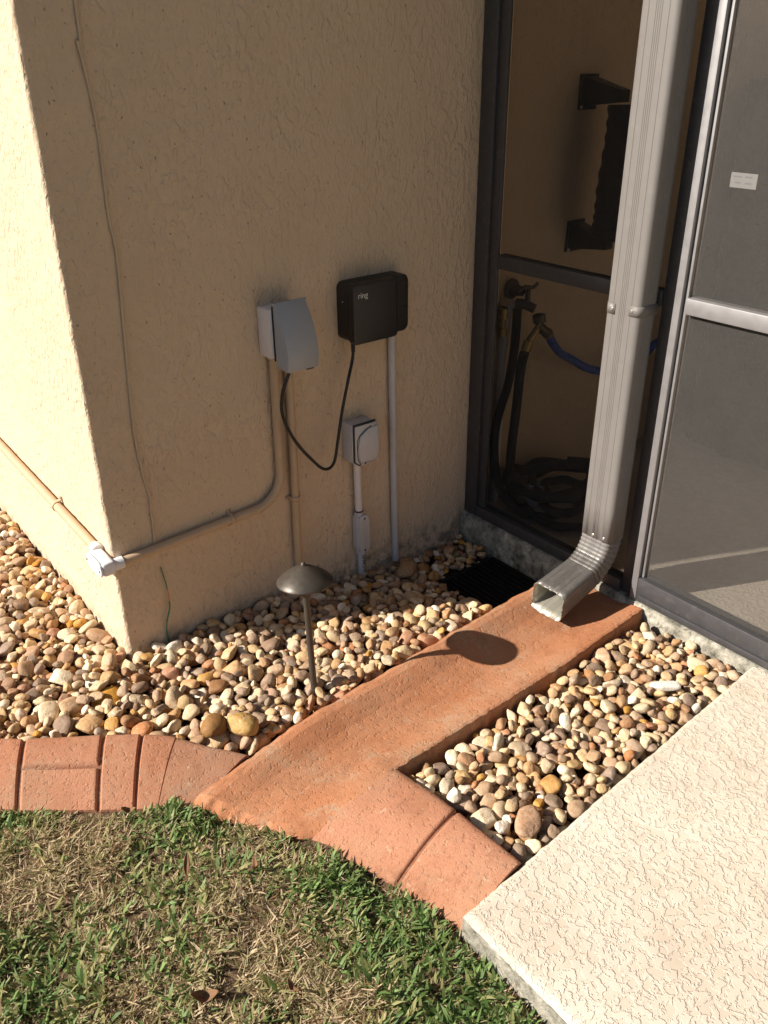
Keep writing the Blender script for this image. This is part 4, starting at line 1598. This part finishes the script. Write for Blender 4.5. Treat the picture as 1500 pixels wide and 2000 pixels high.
br = thing('wall_bracket', 'black wall bracket with two arms and an upright dark panel behind the screen', 'bracket')
for (zc, s_) in ((1.385, 1), (0.938, -1)):
    box('mounting_plate', (1.736, -0.010, zc - 0.052), (1.822, -0.001, zc + 0.052), 'blackpl', br, 0.003)
    bm = bmesh.new()
    a = [bm.verts.new(v) for v in ((1.750, -0.0105, zc - 0.040), (1.808, -0.0105, zc - 0.040), (1.808, -0.0105, zc + 0.044), (1.750, -0.0105, zc + 0.044))]
    b = [bm.verts.new(v) for v in ((1.760, -0.155, zc - 0.026), (1.798, -0.155, zc - 0.026), (1.798, -0.155, zc + 0.008), (1.760, -0.155, zc + 0.008))]
    for k in range(4):
        bm.faces.new((a[k], a[(k + 1) % 4], b[(k + 1) % 4], b[k]))
    bm.faces.new(list(reversed(a)))
    bm.faces.new(b)
    obj('arm', bm, 'blackpl', br)
    screw((1.744, -0.0105, zc - 0.044), (0, -1, 0), br, 0.005)
tube('panel', [(1.790, -0.178, 1.352), (1.785, -0.182, 1.25), (1.775, -0.178, 1.12), (1.768, -0.182, 1.02), (1.765, -0.178, 0.955)], lambda t: 0.075 + 0.0025 * math.sin(t * 60), 'fabric', br, 18, 10)

# covered furniture further inside the porch
cg = thing('covered_grill', 'dark fabric covered bulky furniture inside the porch, behind the right-hand screen', 'cover')


def cover_fn(u, v):
    a = u * 2 * math.pi
    c_, s_ = math.cos(a), math.sin(a)
    k = (abs(c_) ** 6 + abs(s_) ** 6) ** (-1 / 6)
    f = 1.0 + 0.03 * math.sin(a * 9 + v * 3) * (1 - v)
    x, y = 3.02 + 0.57 * k * c_ * f, -0.42 + 0.335 * k * s_ * f
    top = 1.405 if y > -0.16 else 1.36
    return (x, y, 0.03 + (top - 0.03) * v)


o = grid_mesh('side_drape', 72, 20, cover_fn, 'fabric', cg)
bm = bmesh.new()
top = [cover_fn(k / 72, 1.0) for k in range(72)]
vv_ = [bm.verts.new((t[0], t[1], t[2] + 0.0005)) for t in top]
ctr = bm.verts.new((3.02, -0.40, 1.39))
for k in range(72):
    bm.faces.new((vv_[k], vv_[(k + 1) % 72], ctr))
obj('top_drape', bm, 'fabric', cg, True, 60)

# ------------------------------------------------------------------ lawn blades
def green_prob(x, y, d):
    n = fbm((x * 4.2, y * 4.2, 11), 2)
    n2 = fbm((x * 15, y * 15, 4), 3)
    g = 0.52 + 1.15 * n + 0.45 * n2
    g += 0.30 * math.exp(-((d - 0.03) / 0.06) ** 2)
    g += 0.75 * max(0, min(1, (x + 0.14) / 0.12)) * max(0, min(1, (-0.86 - y) / 0.12))     # lush strip by the slab
    g += 0.40 * math.exp(-(((x + 0.22) / 0.11) ** 2 + ((y + 0.64) / 0.07) ** 2))           # clump by the kerb end
    g -= 0.75 * math.exp(-(((x + 0.37) / 0.10) ** 2 + ((y + 0.50) / 0.08) ** 2))           # bare straw patch by the kerb
    g -= 0.45 * math.exp(-(((x + 0.17) / 0.13) ** 2 + ((y + 1.00) / 0.16) ** 2))
    return g


NB = 0
BV, BF, BM_ = [], [], []


def blade(x, y, z, length, width, az, lean, curve, mat):
    global NB
    ca, sa = math.cos(az), math.sin(az)
    segs = 3
    pos = [0.0, 0.0]
    ang = lean
    px, pz = 0.0, 0.0
    b0 = NB
    tw = random.uniform(-0.5, 0.5)
    for k in range(segs + 1):
        t = k / segs
        w = width * (1 - 0.15 * t if k < segs else 0.06) * (0.75 if k == 0 else 1.0) * 0.5
        cx, cy = x + ca * px, y + sa * px
        dz = w * tw
        BV.append((cx - sa * w, cy + ca * w, z + pz - dz))
        BV.append((cx + sa * w, cy - ca * w, z + pz + dz))
        NB += 2
        px += math.sin(ang) * length / segs
        pz += math.cos(ang) * length / segs
        ang += curve
    for k in range(segs):
        a = b0 + 2 * k
        BF.append((a, a + 1, a + 3, a + 2))
        BM_.append(mat)


def sow(x0, x1, y0, y1, n, far=False, fine=False):
    for _ in range(n):
        y = random.uniform(y0, y1)
        x = random.uniform(x0, x1)
        xb = lawn_x(y)
        d = xb - x
        if d < (0.010 if not far else 0.02):
            continue
        if y < -1.22 and d < 0.018 and random.random() < 0.8:
            continue
        clump = fbm((x * 11, y * 11, 21), 3)
        z = -0.056 + 0.012 * fbm((x * 5, y * 5, 0), 4) + 0.012 * min(1.0, max(0, d - 0.0) / 0.25) + 0.016 * clump
        near = min(1.0, max(0.0, d / 0.07))
        g = green_prob(x, y, d)
        r = random.random()
        az = random.uniform(0, 6.283)
        if fine:
            m = 2 if random.random() < 0.8 else (1 if random.random() < 0.7 else 3)
            L = random.uniform(0.008, 0.030)
            wd = random.uniform(0.0008, 0.0020)
            lean = random.uniform(0.9, 1.75)
            cv = random.uniform(-0.4, 0.4)
            z += random.uniform(0.002, 0.017)
        elif r < g * 0.72:
            m = 0 if random.random() < 0.50 + 0.35 * min(1, max(0, g - 0.4)) else 1
            L = random.uniform(0.018, 0.046) * (0.62 + 0.38 * near) * (1.1 if g > 0.8 else 1.0)
            wd = random.uniform(0.0034, 0.0076)
            lean = random.uniform(0.25, 1.25)
            cv = random.uniform(0.0, 0.5)
            z += random.uniform(-0.002, 0.010)
            az = 2.5 * fbm((x * 30, y * 30, 31), 2) * 3.0 + random.gauss(0, 0.9)
        else:
            m = 2 if random.random() < 0.80 else 3
            if random.random() < 0.38:
                m = 1
            L = random.uniform(0.016, 0.045) * (0.7 + 0.3 * near)
            wd = random.uniform(0.0012, 0.0036)
            lean = random.uniform(0.95, 1.68)
            cv = random.uniform(-0.35, 0.3)
            z += random.uniform(0.0, 0.015) * (0.5 + 0.5 * (1 - min(1, max(0, g))))
        blade(x, y, z, L, wd, az, lean, cv, m)


sow(-0.75, 0.16, -1.75, -0.15, 52000)
sow(-0.75, 0.16, -1.75, -0.15, 60000, False, True)
sow(-2.2, -0.75, -2.6, 0.8, 34000, True)
sow(-0.75, 0.16, -3.0, -1.75, 12000, True)
sow(-0.95, -0.60, -0.15, 1.0, 3000, True)
me = bpy.data.meshes.new('lawn_grass')
BVa = np.array(BV, dtype=np.float32)
BFa = np.array(BF, dtype=np.int32)
me.vertices.add(len(BVa))
me.vertices.foreach_set('co', BVa.ravel())
me.loops.add(BFa.size)
me.loops.foreach_set('vertex_index', BFa.ravel())
me.polygons.add(len(BFa))
me.polygons.foreach_set('loop_start', np.arange(0, BFa.size, 4, dtype=np.int32))
for k in ('green', 'green2', 'straw', 'brown'):
    me.materials.append(M[k])
me.polygons.foreach_set('material_index', np.array(BM_, dtype=np.int32))
me.polygons.foreach_set('use_smooth', np.ones(len(BFa), dtype=bool))
me.update(calc_edges=True)
g_o = bpy.data.objects.new('lawn_grass', me)
C.objects.link(g_o)
tag(g_o, 'patchy green and straw coloured grass along the terracotta kerb', 'grass', kind='stuff')


# ------------------------------------------------------------------ fallen leaves
def dead_leaf(label, x, y, z, L, w, az, pitch, roll, curl):
    def f(u, v):
        t = u
        ww = w * math.sin(math.pi * min(1, t * 0.96 + 0.02)) ** 0.75
        s = (v - 0.5)
        xx = L * (t - 0.5)
        yy = ww * s
        zz = curl * L * (t - 0.5) ** 2 + abs(s) * ww * 0.5 + 0.002 * math.sin(t * 9)
        return (xx, yy, zz)
    o = grid_mesh('dead_leaf', 12, 6, f, 'brown')
    md_ = o.modifiers.new('thickness', 'SOLIDIFY')
    md_.thickness = 0.0006
    o.location = (x, y, z)
    o.rotation_euler = (roll, pitch, az)
    tag(o, label, 'leaf', 'fallen leaves on the lawn')
    return o


dead_leaf('narrow upright brown leaf in the middle of the lawn', -0.213, -0.77, -0.004, 0.052, 0.014, 1.05, -0.35, 0.2, 0.8)
dead_leaf('short brown leaf lying on the grass against the kerb by the channel', -0.245, -0.548, -0.008, 0.034, 0.015, -0.6, 0.1, 0.1, 1.2)
dead_leaf('broad curled brown leaf near the bottom of the lawn', -0.315, -1.04, -0.018, 0.050, 0.022, -0.5, 0.1, 0.25, 1.6)
dead_leaf('reddish brown leaf in the straw right of the narrow leaf', -0.10, -0.86, -0.004, 0.034, 0.014, 0.9, 0.0, -0.2, 1.4)
dead_leaf('small brown leaf beside the broad curled one', -0.185, -1.135, -0.006, 0.036, 0.014, 1.6, 0.1, 0.3, 1.0)
